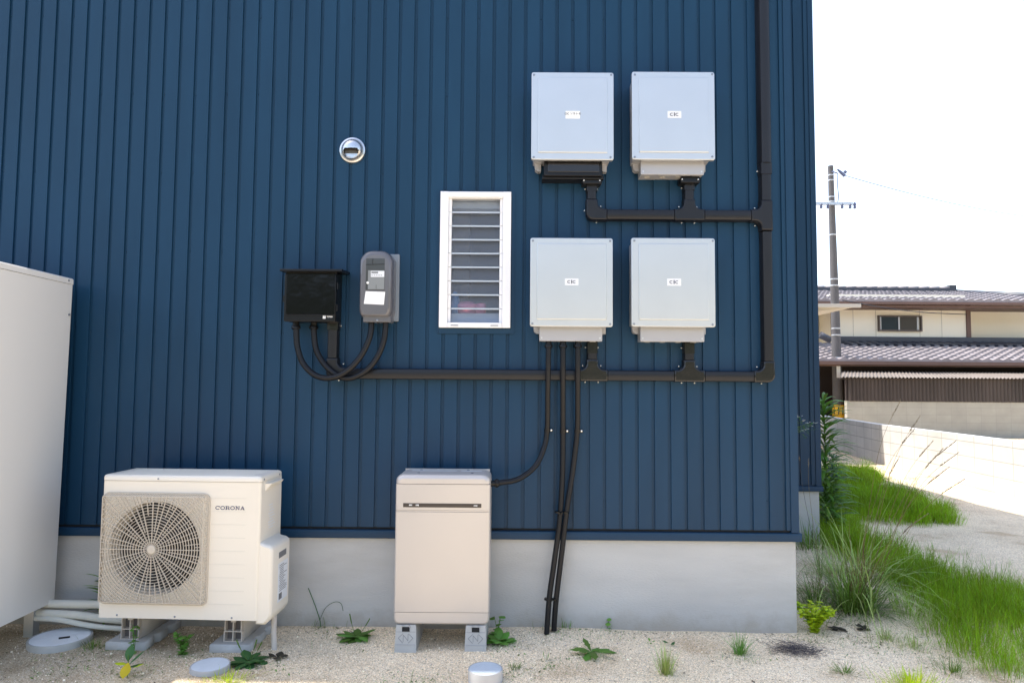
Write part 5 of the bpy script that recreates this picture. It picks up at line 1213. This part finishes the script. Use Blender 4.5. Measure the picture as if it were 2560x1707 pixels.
spots = [(G(px, py), sp_, n_) for px, py, sp_, n_ in ((760, 1440, 0.10, 90), (830, 1470, 0.10, 70), (590, 1530, 0.10, 90), (300, 1545, 0.08, 60), (180, 1500, 0.14, 110), (420, 1510, 0.09, 70), (940, 1445, 0.07, 40), (1150, 1490, 0.07, 60), (1300, 1460, 0.10, 80), (1360, 1510, 0.08, 40), (1250, 1530, 0.08, 50), (1400, 1455, 0.10, 60), (1190, 1545, 0.09, 60), (1700, 1510, 0.08, 50), (1870, 1465, 0.10, 80), (2050, 1480, 0.16, 120), (2120, 1500, 0.2, 140), (1900, 1380, 0.22, 260), (1950, 1430, 0.12, 120), (960, 1563, 0.12, 120), (2000, 1280, 0.2, 120), (2090, 1300, 0.25, 90), (150, 1545, 0.12, 80))]
for c_, sp_, n_ in spots:
    for i in range(n_):
        x, y = c_.x+rw.gauss(0, sp_), c_.y+rw.gauss(0, sp_*0.6)
        if (y > -0.012 and x < 2.78) or (x < 3.85 and y > 2.06): continue
        if rw.random() < 0.55: blade(cw, (x, y, gz(x, y)-0.002), rw.uniform(0, 6.28), rw.uniform(0.015, 0.055), 0.0011, rw.uniform(0.2, 1.2), rw.uniform(0, 1), 3)
        else: leaf(cw, (x, y, gz(x, y)+0.001), rw.uniform(0, 6.28), rw.uniform(0, 0.7), rw.uniform(0.007, 0.018), rw.uniform(0.002, 0.005), 0.5, 3)
M['creep'] = leafmat('creeping_weed', (0.15, 0.24, 0.06), 0.6)
tag(cw.build('ground_weeds', 'creep', None, 0, False), 'tiny sparse green weeds creeping over the gravel around the larger plants', 'weeds', kind='stuff')
# dry brush at the house corner
b = gb(G(1830, 1494)); t = thing('dry_brush', 'tangled grey dry brush lying on gravel before the foundation corner', 'dry brush', tuple(b)); mb = MB()
for i in range(420):
    a = rg.uniform(0, 6.283); x, y = b.x+rg.gauss(0, 0.06), b.y+rg.gauss(0, 0.05)
    p = Vector((x, y, b.z+abs(rg.gauss(0, 0.012)))); pts = [p]
    for k in range(3):
        a += rg.uniform(-0.7, 0.7); p = p+Vector((math.cos(a)*0.022, math.sin(a)*0.018, rg.uniform(-0.006, 0.010))); p.z = max(p.z, b.z+0.001); pts.append(p)
    mb.tube(pts, 0.0006, 3, False)
mb.build('twigs', 'dry', t, 0, False)
# broadleaf plants
def rosette(name, label, px, py, n, L_, wd, m, pitch=(0.1, 0.7), curl=(0.4, 1.0), lobes=0.0, spikes=0, sp_h=0.12, squash=0.85, shape=1.2, cat='weed', group=None):
    b = gb(G(px, py)); t = thing(name, label, cat, tuple(b), group=group); mb = MB()
    for i in range(n):
        a = 2*math.pi*i/n+rg.uniform(-0.3, 0.3)
        leaf(mb, (b.x+0.006*math.cos(a), b.y+0.006*math.sin(a), b.z+0.006+rg.uniform(0, 0.01)), a, rg.uniform(*pitch), L_*rg.uniform(0.65, 1.1), wd*rg.uniform(0.8, 1.15), rg.uniform(*curl), 7 if lobes else 5, shape, lobes)
    mb.build('leaves', m, t, 60, False)
    if spikes:
        for k in range(spikes):
            a = rg.uniform(0, 6.283); tip = b+Vector((math.cos(a)*0.07, 0.02*math.sin(a), sp_h*rg.uniform(0.7, 1.1)))
            mb = MB(); pth = catmull([b, b*0.5+tip*0.5+Vector((0.01*math.cos(a), 0, 0.01)), tip], 6)
            mb.tube(pth, [0.0014]*7+[0.003]*(len(pth)-7), 6); mb.build('flower_spike', 'leaf', t, 60)
    return t
def bushy(name, label, px, py, h, wd, n, Ls, lw, m, stems=5, cat='weed', group=None, up=0.0, z0=0.0, zmin=0.0):
    b = gb(G(px, py)); b.z += z0; t = thing(name, label, cat, tuple(b), group=group); st = MB(); lf = MB()
    for s in range(stems):
        a = rg.uniform(0, 6.283); tip = b+Vector((math.cos(a)*wd*rg.uniform(0.3, 1), math.sin(a)*wd*0.7*rg.uniform(0.3, 1), h*rg.uniform(0.6, 1.0)))
        pth = catmull([b, b*0.5+tip*0.5+Vector((0, 0, h*0.12)), tip], 6); st.tube(pth, 0.0014, 5)
        for k in range(n//stems):
            p = pth[rg.randint(int(len(pth)*zmin), len(pth)-1)]
            leaf(lf, p, rg.uniform(0, 6.283), rg.uniform(-0.2, 0.8)+up, Ls*rg.uniform(0.6, 1.2), lw*rg.uniform(0.7, 1.2), rg.uniform(0.3, 1.0), 4)
    st.build('stems', 'leaf', t, 60, False); lf.build('leaves', m, t, 60, False); return t
rosette('plantain', 'broad dark green plantain rosette with two flower spikes between heat pump and battery', 818, 1464, 24, 0.10, 0.024, 'leaf', (0.0, 0.6), spikes=2, sp_h=0.13)
rosette('plantain', 'dark green broad leaf plantain beside the plain drain cover', 572, 1522, 26, 0.095, 0.022, 'leafdark', (0.0, 0.6), spikes=3, sp_h=0.10)
rosette('dandelion', 'flat jagged dandelion rosette alone on the gravel before the bare foundation', 1358, 1502, 10, 0.13, 0.021, 'leaf', (0.05, 0.5), (0.3, 0.8), 0.35)
rosette('broadleaf_weed', 'lobed broad leaf weed right beside the battery foot block', 1147, 1476, 15, 0.085, 0.032, 'leafmid', (0.3, 1.2), (0.6, 1.4), 0.15, shape=0.9)
bushy('broadleaf_weed', 'upright leafy sprout growing behind the lobed weed by the battery', 1143, 1466, 0.12, 0.03, 10, 0.055, 0.022, 'leaf', 3)
rosette('seedling', 'single narrow upright leaf on the gravel between dandelion and hoses', 1254, 1517, 2, 0.055, 0.012, 'leafmid', (1.2, 1.5), (0.1, 0.3))
rosette('seedling', 'small round dark leaf on the gravel right of the dandelion', 1538, 1482, 2, 0.035, 0.018, 'leafdark', (0.5, 1.2), (0.4, 1.0))
rosette('seedling', 'tiny green sprout left of the round dark leaf', 1494, 1479, 4, 0.022, 0.006, 'leafmid', (0.5, 1.2), (0.3, 0.9))
bushy('weed', 'small leafy weed rooted at the foundation right of the hoses', 1395, 1446, 0.07, 0.05, 14, 0.034, 0.014, 'leafmid', 4)
bushy('weed', 'low bright green weed growing between the two beam blocks', 420, 1502, 0.11, 0.06, 130, 0.026, 0.009, 'leafmid', 8)
bushy('weed', 'thin sprig rising in front of the left beam block', 308, 1500, 0.16, 0.03, 22, 0.024, 0.009, 'leafmid', 3)
rosette('withered_weed', 'small dark withered leaves on gravel right of the yellow green weed', 1925, 1446, 7, 0.05, 0.016, 'deadleaf', (0.0, 0.5), (0.2, 0.8))
rosette('withered_weed', 'dark crumpled leaf litter below the tall grass clump', 1982, 1446, 8, 0.045, 0.016, 'deadleaf', (0.0, 0.5), (0.2, 0.8))
rosette('withered_weed', 'grey green limp leaf right of the plantain by the plain cover', 637, 1510, 4, 0.05, 0.018, 'deadleaf', (0.1, 0.6), (0.3, 0.9))
bushy('yellow_weed', 'bushy yellow green weed hugging the foundation corner', 1870, 1450, 0.16, 0.125, 760, 0.026, 0.011, 'leafyellow', 40)
# sapling with yellow leaves
b = gb(G(292, 1555)); t = thing('sapling', 'small sapling with one bright yellow leaf at the lower left', 'sapling', tuple(b)); mb = MB(); mb.tube([b, b+Vector((0.004, 0, 0.05)), b+Vector((-0.002, 0.004, 0.10))], 0.002, 6); mb.build('stem', 'leaf', t)
mb = MB(); leaf(mb, b+Vector((0, 0, 0.075)), 1.8, 1.0, 0.075, 0.020, 0.4); leaf(mb, b+Vector((0.006, 0, 0.06)), 0.4, 0.9, 0.085, 0.020, 0.5); leaf(mb, b+Vector((0.004, 0, 0.045)), 0.0, 0.5, 0.07, 0.018, 0.6); mb.build('leaves', 'leafdark', t, 60, False)
mb = MB(); leaf(mb, b+Vector((0.006, -0.01, 0.070)), -1.4, -0.5, 0.075, 0.022, 0.5); mb.build('yellow_leaf', 'leafgold', t, 60, False)
mb = MB(); leaf(mb, b+Vector((-0.004, 0, 0.06)), 3.2, 0.3, 0.055, 0.017, 0.5); leaf(mb, b+Vector((0.03, -0.01, 0.05)), 0.1, 0.5, 0.05, 0.014, 0.5); mb.build('pale_leaves', 'leafyellow', t, 60, False)
# lance leaved weeds
def lance(name, label, base, h, n, L_, wd, m, az0=None, span=6.283, lean=(0, 0), cat='weed', start=0.15):
    b = Vector(base); t = thing(name, label, cat, tuple(b), group='tall lance leaved weeds'); st = MB(); lf = MB(); tip = b+Vector((lean[0], lean[1], h))
    st.tube([b, (b+tip)/2+Vector((0.01, 0, 0)), tip], [0.006, 0.005, 0.003], 8); st.build('stem', 'leaf', t)
    for i in range(n):
        u = start+(1-start)*(i/n); p = b.lerp(tip, u); a = (az0 if az0 is not None else 0)+(i*2.4 % span)-(span/2 if az0 is not None else 0)
        leaf(lf, p, a, rg.uniform(0.2, 0.8)+0.5*max(0, u-0.8), L_*(1.1-0.5*max(0, u-0.6))*rg.uniform(0.8, 1.15), wd*rg.uniform(0.8, 1.2), rg.uniform(0.5, 1.3), 5)
    lf.build('leaves', m, t, 60, False)
q = G(1893, 1225); q.x += 0.02
lance('tall_weed', 'tallest dark lance leaved weed rising past the set back corner', (q.x, q.y, 0), A(1893, 905, q.y).z-0.06, 230, 0.27, 0.018, 'leaf', start=0.08)
q = G(1915, 1190); lance('tall_weed', 'dark spiky lance leaved weed standing in the lit ground cover', (q.x, q.y, 0), A(1915, 1045, q.y).z, 130, 0.16, 0.013, 'leafdark')
q = G(1913, 1228); lance('tall_weed', 'paler leafy weed nearest the set back foundation corner', (q.x, q.y, 0), A(1910, 1110, q.y).z, 60, 0.14, 0.012, 'leafmid')
q = G(215, 1446); lance('tall_weed', 'drooping lance leaved weed behind the left edge of the heat pump', (q.x+0.05, q.y, 0), A(225, 1318, q.y).z-0.02, 26, 0.12, 0.010, 'leaf')
# white flowered weed peeping from behind the main corner
q = Vector((2.80, 0.42, 0)); t = thing('flowering_weed', 'white flowered weed peeping out from behind the main house corner', 'weed', tuple(q)); tz = A(1834, 955, 0.42).z
mb = MB(); mb.tube([q, q+Vector((0.0, 0, tz*0.6)), q+Vector((0.012, 0, tz))], [0.004, 0.003, 0.0015], 7)
tips = []
for (px, py) in ((1836, 957), (1844, 966), (1852, 985), (1862, 978), (1870, 971), (1846, 990), (1858, 972)):
    e = A(px, py, 0.42); mb.tube([q+Vector((0.006, 0, tz*0.90)), e], 0.0012, 5); tips.append(e)
mb.build('stem', 'leaf', t, 60)
mb = MB(); fl_ = MB()
for e in tips:
    for k in range(7): leaf(mb, e+Vector((rg.uniform(-0.02, 0.01), rg.uniform(-0.01, 0.01), rg.uniform(-0.05, 0))), rg.uniform(0, 6.28), rg.uniform(-0.2, 0.9), 0.03, 0.0035, 0.4, 3)
    for k in range(5): leaf(fl_, e+Vector((rg.uniform(-0.012, 0.012), rg.uniform(-0.01, 0.01), rg.uniform(-0.004, 0.008))), rg.uniform(0, 6.28), 0.4, 0.014, 0.005, 0.5, 3)
for k in range(26): leaf(mb, q+Vector((0.004, 0, tz*rg.uniform(0.72, 0.99))), rg.uniform(-1.2, 1.0), rg.uniform(0, 0.8), 0.055, 0.004, 0.5, 4)
mb.build('leaves', 'leafdark', t, 60, False); fl_.build('flowers', 'flower', t, 60, False)
# thin stems against the foundation between heat pump and battery
q = gb(G(735, 1443)); t = thing('thin_weed', 'thin dark wiry weed with one curved stem against the foundation', 'weed', tuple(q))
mb = MB(); mb.tube(catmull([q, A(735, 1425, q.y), A(722, 1385, q.y), A(708, 1350, q.y)], 8), 0.0022, 6)
mb.tube(catmull([A(735, 1422, q.y), A(748, 1395, q.y), A(768, 1382, q.y), A(783, 1385, q.y), A(788, 1402, q.y)], 8), 0.0014, 6); mb.build('stems', 'leafdark', t, 60)
mb = MB()
for k in range(16): blade(mb, (q.x+rg.uniform(-0.06, 0.06), q.y, q.z), rg.uniform(0, 6.28), rg.uniform(0.04, 0.10), 0.0012, rg.uniform(0.2, 1.0), 0.8, 4)
mb.build('blades', 'grassdark', t, 0, False)

# ------------------------------------------------------------------ background: block wall
def wall_with_uv(name, label, cat, pts, h, th, m, capm=None, caph=0.0):
    mb = MB(); uvs = []
    me = bpy.data.meshes.new(name); vs = []; fs = []; uv = []
    L0 = 0.0
    for (xa, ya), (xb, yb2) in zip(pts[:-1], pts[1:]):
        d = Vector((xb-xa, yb2-ya)); l = d.length; d.normalize(); n_ = Vector((-d.y, d.x))*th
        k = len(vs)
        vs += [(xa, ya, -0.1), (xb, yb2, -0.1), (xb, yb2, h), (xa, ya, h), (xa+n_.x, ya+n_.y, -0.1), (xb+n_.x, yb2+n_.y, -0.1), (xb+n_.x, yb2+n_.y, h), (xa+n_.x, ya+n_.y, h)]
        for f, u in (((0, 1, 2, 3), ((L0, -0.1), (L0+l, -0.1), (L0+l, h), (L0, h))), ((5, 4, 7, 6), ((L0+l, -0.1), (L0, -0.1), (L0, h), (L0+l, h))), ((3, 2, 6, 7), ((0.1, 0.1), (0.11, 0.1), (0.11, 0.11), (0.1, 0.11))), ((0, 3, 7, 4), ((0.1, 0.1), (0.11, 0.1), (0.11, 0.11), (0.1, 0.11))), ((1, 5, 6, 2), ((0.1, 0.1), (0.11, 0.1), (0.11, 0.11), (0.1, 0.11)))):
            fs.append(tuple(i+k for i in f)); uv += list(u)
        L0 += l
    me.from_pydata(vs, [], fs); lay = me.uv_layers.new(name='UVMap')
    for i, u in enumerate(uv): lay.data[i].uv = u
    me.materials.append(M[m]); o = bpy.data.objects.new(name, me); COL.objects.link(o); return tag(o, label, cat)
wall_with_uv('block_wall', 'low pale concrete block wall receding along the neighbouring lot', 'wall', [(7.30, 3.6), (7.42, 5.6), (7.60, 8.35), (8.05, 11.3), (8.75, 14.6)], 0.685, -0.12, 'blockwall')
GY = 15.0
gx0 = at(2040+480/6.19, 860+880/6.19, GY).x
wall_with_uv('concrete_fence', 'grey concrete block fence below the brown panels of the far house', 'fence', [(gx0, GY), (30.0, GY)], 0.965, 0.15, 'fence')

# ------------------------------------------------------------------ far house
fh = thing('far_house', 'two storey cream house with grey tiled roofs beyond the lot', 'house', (14, 20, 0))
cbk = lambda x, y: (2040+x/6.19, 700+y/6.19)
ck = lambda x, y: (2040+x/6.19, 860+y/6.19)
HYu, HYl = 20.0, 19.0
zt_u = at(*cbk(1500, 385), HYu).z+0.05; zl_top = at(*cbk(1400, 900), HYu).z
xw1 = at(*cbk(2318, 600), HYu).x
xw0 = at(*cbk(225, 600), HYu).x
mb = MB(); mb.box(xw0, xw1, HYu, HYu+6, zl_top-0.3, zt_u+0.3); mb.box(4, xw0-0.02, HYu+0.9, HYu+6, zl_top-0.8, zt_u+0.3); mb.box(xw1+0.01, 24, HYu+0.7, HYu+6, zl_top-0.8, zt_u+0.3); mb.build('upper_wall', 'cream', fh, 0)
M['creamjoint'] = mat('wall_joint', (0.58, 0.52, 0.43), 0.8)
for px in (575, 925, 1605, 1945):
    x = at(*cbk(px, 700), HYu).x; mb = MB(); mb.box(x-0.008, x+0.008, HYu-0.006, HYu, zl_top, zt_u); mb.build('wall_joint', M['creamjoint'], fh, 0)
mb = MB(); mb.box(xw1+0.002, xw1+0.14, HYu-0.05, HYu+0.2, zl_top-0.1, zt_u); mb.build('corner_downpipe', 'brown', fh, 0)
mb = MB(); mb.box(xw0-0.02, xw0+0.04, HYu-0.12, HYu-0.04, zl_top, zt_u); mb.build('downpipe', 'brown', fh, 0)
# windows
x0, x1, z0, z1 = (at(*cbk(948, 555), HYu).x, at(*cbk(1618, 555), HYu).x, at(*cbk(1280, 795), HYu).z, at(*cbk(1280, 552), HYu).z)
mb = MB(); f_ = 0.05
for a, b_, c, d in ((x0, x1, z0, z0+f_), (x0, x1, z1-f_, z1), (x0, x0+f_, z0+f_, z1-f_), (x1-f_, x1, z0+f_, z1-f_)): mb.box(a, b_, HYu-0.10, HYu-0.001, c, d)
M['bronze'] = mat('bronze_frame', (0.11, 0.085, 0.075), 0.45, 0.3)
wf_ = mb.build('window', 'bronze', fh, 0)
xm = at(*cbk(1272, 600), HYu).x
mb = MB(); mb.box(x0+f_+0.02, xm-0.03, HYu-0.03, HYu-0.02, z0+f_, z1-f_); mb.build('pane', 'glass', wf_, 0)
M['glassbrown'] = mat('curtained_glass', (0.075, 0.06, 0.055), 0.15); mb = MB(); mb.box(xm+0.03, x1-f_-0.12, HYu-0.03, HYu-0.02, z0+f_, z1-f_); mb.build('pane', 'glassbrown', wf_, 0)
mb = MB()
for xa in (x0+f_, xm-0.03, x1-f_-0.11): mb.box(xa, xa+0.05, HYu-0.06, HYu-0.031, z0+f_+0.001, z1-f_-0.001)
mb.build('window_mullion', 'alu', wf_, 0)
# roofs
def tiled(name, xa, xb, y0, z0_, y1, z1_, mname, xa1=None, xb1=None, pitch=0.30, course=0.26):
    """wavy pantile sheet from eave (y0,z0) up to (y1,z1) with stepped courses"""
    mb = MB(); Lr = math.hypot(y1-y0, z1_-z0_); nc = max(2, int(Lr/course)); per = 6
    nxx = int((xb-xa)/pitch*per)
    for c in range(nc):
        rows = []
        for e, u in ((0, c/nc), (1, (c+1)/nc)):
            y = y0+(y1-y0)*u; z = z0_+(z1_-z0_)*u+(0.055 if e == 0 else 0.0)
            row = []
            for i in range(nxx+1):
                x = xa+(xb-xa)*i/nxx
                if xa1 is not None: x = max(x, xa+(xa1-xa)*u)
                if xb1 is not None: x = min(x, xb+(xb1-xb)*u)
                ph = (x/pitch) % 1.0
                wv = 0.036*math.sin(math.pi*min(1, ph/0.62)) if ph < 0.62 else -0.018*math.sin(math.pi*(ph-0.62)/0.38)
                row.append((x, y, z+wv))
            rows.append(row)
        n_ = nxx+1
        front = [(p[0], p[1]+0.002, p[2]-0.12) for p in rows[0]]
        mb.add(front+rows[0]+rows[1], [(i, i+1, n_+i+1, n_+i) for i in range(nxx)]+[(n_+i, n_+i+1, 2*n_+i+1, 2*n_+i) for i in range(nxx)])
    return mb.build(name, mname, fh, 30, False)
ze = at(*cbk(1200, 318), HYu-0.9).z; yr = HYu+3.0; zr = at(*cbk(1000, 175), yr).z
xr1 = at(*cbk(2010, 160), yr).x
tiled('upper_roof', 6.0, 20.5, HYu-0.9, ze, yr, zr, 'rooftile', None, xr1, 0.30, 0.30)
mb = MB(); zrt = at(*cbk(1000, 135), yr).z
mb.rr(6.0, xr1+0.15, zr-0.05, zrt+0.0, yr-0.30, yr+0.16, 0.03); mb.build('ridge', 'roofdark', fh)
mb = MB()
k = 8.0
while k < xr1: mb.tube([(k, yr-0.10, zrt+0.01), (k+0.36, yr-0.10, zrt+0.01)], 0.085, 10); k += 0.40
mb.build('ridge_tiles', 'rooftile', fh)
mb = MB(); mb.box(xr1+0.05, xr1+0.30, yr-0.18, yr+0.18, zr-0.05, zrt+0.14); mb.build('ridge_end_tile', 'roofdark', fh, 0)
xh, yh_, zh = 20.0, HYu-0.6, ze+0.15
mb = MB(); mb.tube([(xr1+0.3, yr, zrt-0.12), (xh, yh_, zh)], 0.12, 10); mb.build('hip_ridge', 'roofdark', fh)
mb = MB(); mb.box(6, 20.5, HYu-0.98, HYu-0.88, ze-0.13, ze-0.045); mb.build('gutter', 'brown', fh, 0)
mb = MB(); mb.box(6, 20.4, HYu-0.84, HYu+0.3, ze-0.22, ze-0.14); mb.build('eave_board', 'brown', fh, 0)
# lower roof
yl0 = 16.6; zle = at(*cbk(1200, 1245), yl0).z; zlt = at(*cbk(1200, 990), HYu-0.15).z
tiled('lower_roof', 6.0, 24.0, yl0, zle, HYu-0.15, zlt, 'rooftile', None, None, 0.30, 0.30)
mb = MB(); mb.box(xw0+0.2, 24.0, HYu-0.22, HYu-0.004, zlt-0.02, zl_top+0.03); mb.build('roof_flashing', 'roofdark', fh, 0)
mb = MB(); k = xw0+0.3
zdk = at(*cbk(1200, 1015), HYu-0.9).z
while k < 24: mb.obox((k, HYu-0.20, zlt+0.05), (k+0.05, HYu-0.95, zlt-0.75*(zlt-zle)/(HYu-0.15-yl0)+0.06), (0.085, 0, 0), (0, 0.0, 0.05)); k += 0.30
mb.build('cover_tiles', 'roofdark', fh, 30)
mb = MB(); mb.box(6, 24, yl0-0.10, yl0-0.0, zle-0.13, zle-0.030); mb.build('lower_gutter', 'brown', fh, 0)
zf_ = at(*ck(1200, 345), yl0).z
mb = MB(); mb.box(6, 24, yl0+0.02, yl0+0.10, zf_, zle-0.135); mb.build('fascia', 'brown', fh, 0)
mb = MB(); mb.box(6, 24, yl0+0.12, HYl+0.0, zf_+0.02, zf_+0.06); mb.build('soffit', 'darkbrown', fh, 0)
mb = MB(); mb.box(gx0-0.4, 24, HYl-0.9, HYl-0.8, -0.1, zf_+0.018); mb.build('shaded_wall', 'darkbrown', fh, 0)  # eave shade put into this wall's dark colour
mb = MB(); mb.box(5, gx0-0.42, HYl-0.6, HYl-0.5, -0.1, zf_+0.018); mb.build('lower_wall', 'cream', fh, 0)
# hip corner of the lower roof seen left of the pole
mb = MB(); mb.tube([at(*cbk(60, 845), yl0+1.5), at(*cbk(225, 930), yl0+1.5)], 0.11, 8); mb.build('lower_hip_ridge', 'roofdark', fh)
# lean-to
ln_ = thing('lean_to', 'brown corrugated lean to with a pale sheet roof on the grey fence', 'lean to', (gx0, GY, 0.965))
zt_ = at(*ck(1400, 515), GY).z; zt2 = at(*ck(1400, 437), GY+1.2).z
mb = MB(); k = gx0+0.04; i = 0; row0 = []; row1 = []
while k < 30:
    y = GY-0.02+0.02*math.sin(k*2*math.pi/0.10); row0.append((k, y, 0.955)); row1.append((k, y, zt_)); k += 0.025
n_ = len(row0); mb.add(row0+row1, [(i, i+1, n_+i+1, n_+i) for i in range(n_-1)]); mb.build('panel', 'mesh', ln_, 40, False)
mb = MB(); r0 = []; r1 = []; k = gx0-0.25
while k < 30:
    y = 0.018*math.sin(k*2*math.pi/0.10); r0.append((k, GY-0.18, zt_-0.01+y)); r1.append((k+1.02, GY+1.9, zt_+(zt2-zt_)*1.25+y)); k += 0.025
n_ = len(r0); mb.add(r0+r1, [(i, i+1, n_+i+1, n_+i) for i in range(n_-1)]); mb.build('sheet_roof', 'meshroof', ln_, 40, False)
mb = MB()
for xx in (gx0+0.02, gx0+1.55, gx0+3.4, gx0+5.2): mb.box(xx-0.03, xx+0.03, GY+0.03, GY+0.09, 0.966, zt_-0.03)
mb.box(gx0-0.20, 30, GY-0.05, GY-0.001, zt_-0.06, zt_-0.03); mb.build('post', 'darkbrown', ln_, 0)

# ------------------------------------------------------------------ utility pole
c5 = lambda x, y: (1880+x/2.119, 380+y/2.119)
PY = 17.0
pb0 = at(*c5(456, 1330), PY); ptp = at(*c5(416, 75), PY)
pole = thing('utility_pole', 'weathered grey concrete utility pole with a crossarm and a yellow guard', 'utility pole', (pb0.x+0.02, PY, 0))
slope = (ptp.x-pb0.x)/(ptp.z-pb0.z)
def pxat(z): return pb0.x+slope*(z-pb0.z)
mb = MB(); mb.tube([(pxat(0), PY, -0.2), (pxat(4), PY, 4), (ptp.x, PY, ptp.z)], [0.155, 0.120, 0.078], 20); mb.build('pole_shaft', 'pole', pole, 50)
for yy in (125, 152, 240, 265, 440, 675, 708, 935, 970, 1090):
    p = at(*c5(420, yy), PY); rr_ = 0.155-0.0096*p.z+0.006
    mb = MB(); mb.lathe((pxat(p.z), PY, p.z), [(rr_, -0.02), (rr_+0.004, 0), (rr_, 0.02)], 18); mb.build('steel_band', 'alu', pole)
za = at(*c5(430, 282), PY).z
mb = MB(); xl_, xr_ = at(*c5(345, 282), PY).x, at(*c5(520, 282), PY).x
mb.box(xl_-0.3, xr_, PY-0.20, PY-0.12, za-0.04, za+0.04); mb.build('crossarm', 'galv', pole, 0)
for xx in (xl_+0.05, xl_+0.25, xr_-0.32, xr_-0.08, xr_+0.06):
    mb = MB(); mb.lathe((xx, PY-0.16, za-0.05), [(0.02, -0.10), (0.05, -0.06), (0.03, -0.02), (0.05, 0.02), (0.02, 0.10)], 10); mb.build('insulator', 'insul', pole)
g0, g1 = at(*ck(340, 940), PY).z, -0.05
mb = MB(); mb.tube([(pxat(0.3), PY, g1), (pxat(0.6), PY, g0)], 0.165, 20); gd = mb.build('guard_sleeve', 'guard', pole)
mb = MB()
for k in range(4):
    a = R(205+k*42); mb.obox((pxat(0.4)+0.167*math.cos(a), PY+0.167*math.sin(a), g0-0.28), (pxat(0.4)+0.167*math.cos(a), PY+0.167*math.sin(a), g0-0.05), (0.012, 0, 0), (0, 0.004, 0))
    mb.obox((pxat(0.4)+0.167*math.cos(a), PY+0.167*math.sin(a), g0-0.62), (pxat(0.4)+0.167*math.cos(a), PY+0.167*math.sin(a), g0-0.36), (0.012, 0, 0), (0, 0.004, 0))
mb.build('guard_stripes', 'cable', gd, 0)
for q in (0.30, 0.0): mb = MB(); mb.tube([(pxat(0.5), PY, g0-q-0.03), (pxat(0.5), PY, g0-q)], 0.172, 20); mb.build('guard_ring', 'guard', gd)
pa = at(*ck(355, 318), PY-0.2); pb2 = at(*ck(360, 520), PY-0.2)
mb = MB(); mb.box(pa.x-0.055, pa.x+0.055, PY-0.172, PY-0.16, pb2.z, pa.z); mb.build('number_plate', 'sticker', pole, 0)
pz = at(*c5(440, 110), PY)
mb = MB(); mb.tube([(pxat(pz.z), PY-0.1, pz.z), at(*c5(452, 113), PY)], 0.02, 8); mb.tube([at(*c5(452, 92), PY), at(*c5(470, 108), PY), at(*c5(492, 128), PY)], [0.02, 0.045, 0.05], 10); mb.tube([at(*c5(488, 102), PY), at(*c5(500, 110), PY)], 0.04, 10); mb.build('strain_insulator', 'insul', pole)
mb = MB(); mb.tube(catmull([at(*c5(455, 115), PY), at(*c5(454, 180), PY), at(*c5(458, 240), PY), at(*c5(450, 285), PY)], 6), 0.012, 6); mb.build('jumper_wire', 'cable', pole)
mb = MB(); s0 = at(*c5(492, 125), PY); e0 = at(*c5(1140, 272), PY+4); pth = []
for i in range(25):
    u = i/24; p = s0.lerp(e0, u*1.6); p.z -= 0.5*u*(1-u); pth.append(p)
mb.tube(pth, 0.010, 6); tag(mb.build('overhead_wire', 'cable', None, 60), 'thin upper wire sloping right from the pole top across the white sky', 'wire', 'overhead wires')
mb = MB(); s0 = at(*c5(480, 785), PY); e0 = at(*c5(1135, 860), 19.5); pth = []
for i in range(25):
    u = i/24; p = s0.lerp(e0, u); p.z -= 0.10*math.sin(math.pi*u); pth.append(p)
mb.tube(pth, 0.014, 6); tag(mb.build('overhead_wire', 'cable', None, 60), 'dark service wire crossing the cream wall of the far house', 'wire', 'overhead wires')
# small canopy in front of the pole
CY = 11.0
q0, q1 = at(*cbk(45, 365), CY), at(*cbk(700, 370), CY); zb_ = at(*cbk(690, 425), CY).z
cp = thing('carport', 'flat cream carport canopy showing past the house edge in front of the pole', 'carport', (q0.x, CY, 0))
mb = MB(); mb.rr(q0.x-1.6, q1.x, zb_, q0.z, CY, CY+0.06, 0.01, 0.004); mb.box(q0.x-1.6, q1.x-0.05, CY+0.061, CY+2.4, zb_+0.03, q0.z-0.02); mb.build('canopy', 'canopy', cp, 0)
mb = MB(); mb.loft([[(q0.x-1.6, CY+0.2, zb_-0.10), (q0.x+0.1, CY+0.2, zb_-0.06), (q1.x-0.35, CY+0.2, zb_+0.01), (q1.x-0.35, CY+0.2, zb_+0.028), (q0.x-1.6, CY+0.2, zb_+0.028)], [(q0.x-1.6, CY+0.26, zb_-0.10), (q0.x+0.1, CY+0.26, zb_-0.06), (q1.x-0.35, CY+0.26, zb_+0.01), (q1.x-0.35, CY+0.26, zb_+0.028), (q0.x-1.6, CY+0.26, zb_+0.028)]]); mb.build('beam', 'canopy', cp, 0)
mb = MB(); mb.box(q0.x-0.9, q0.x-0.8, CY+1.0, CY+1.1, -0.1, zb_+0.029); mb.build('post', 'canopy', cp, 0)
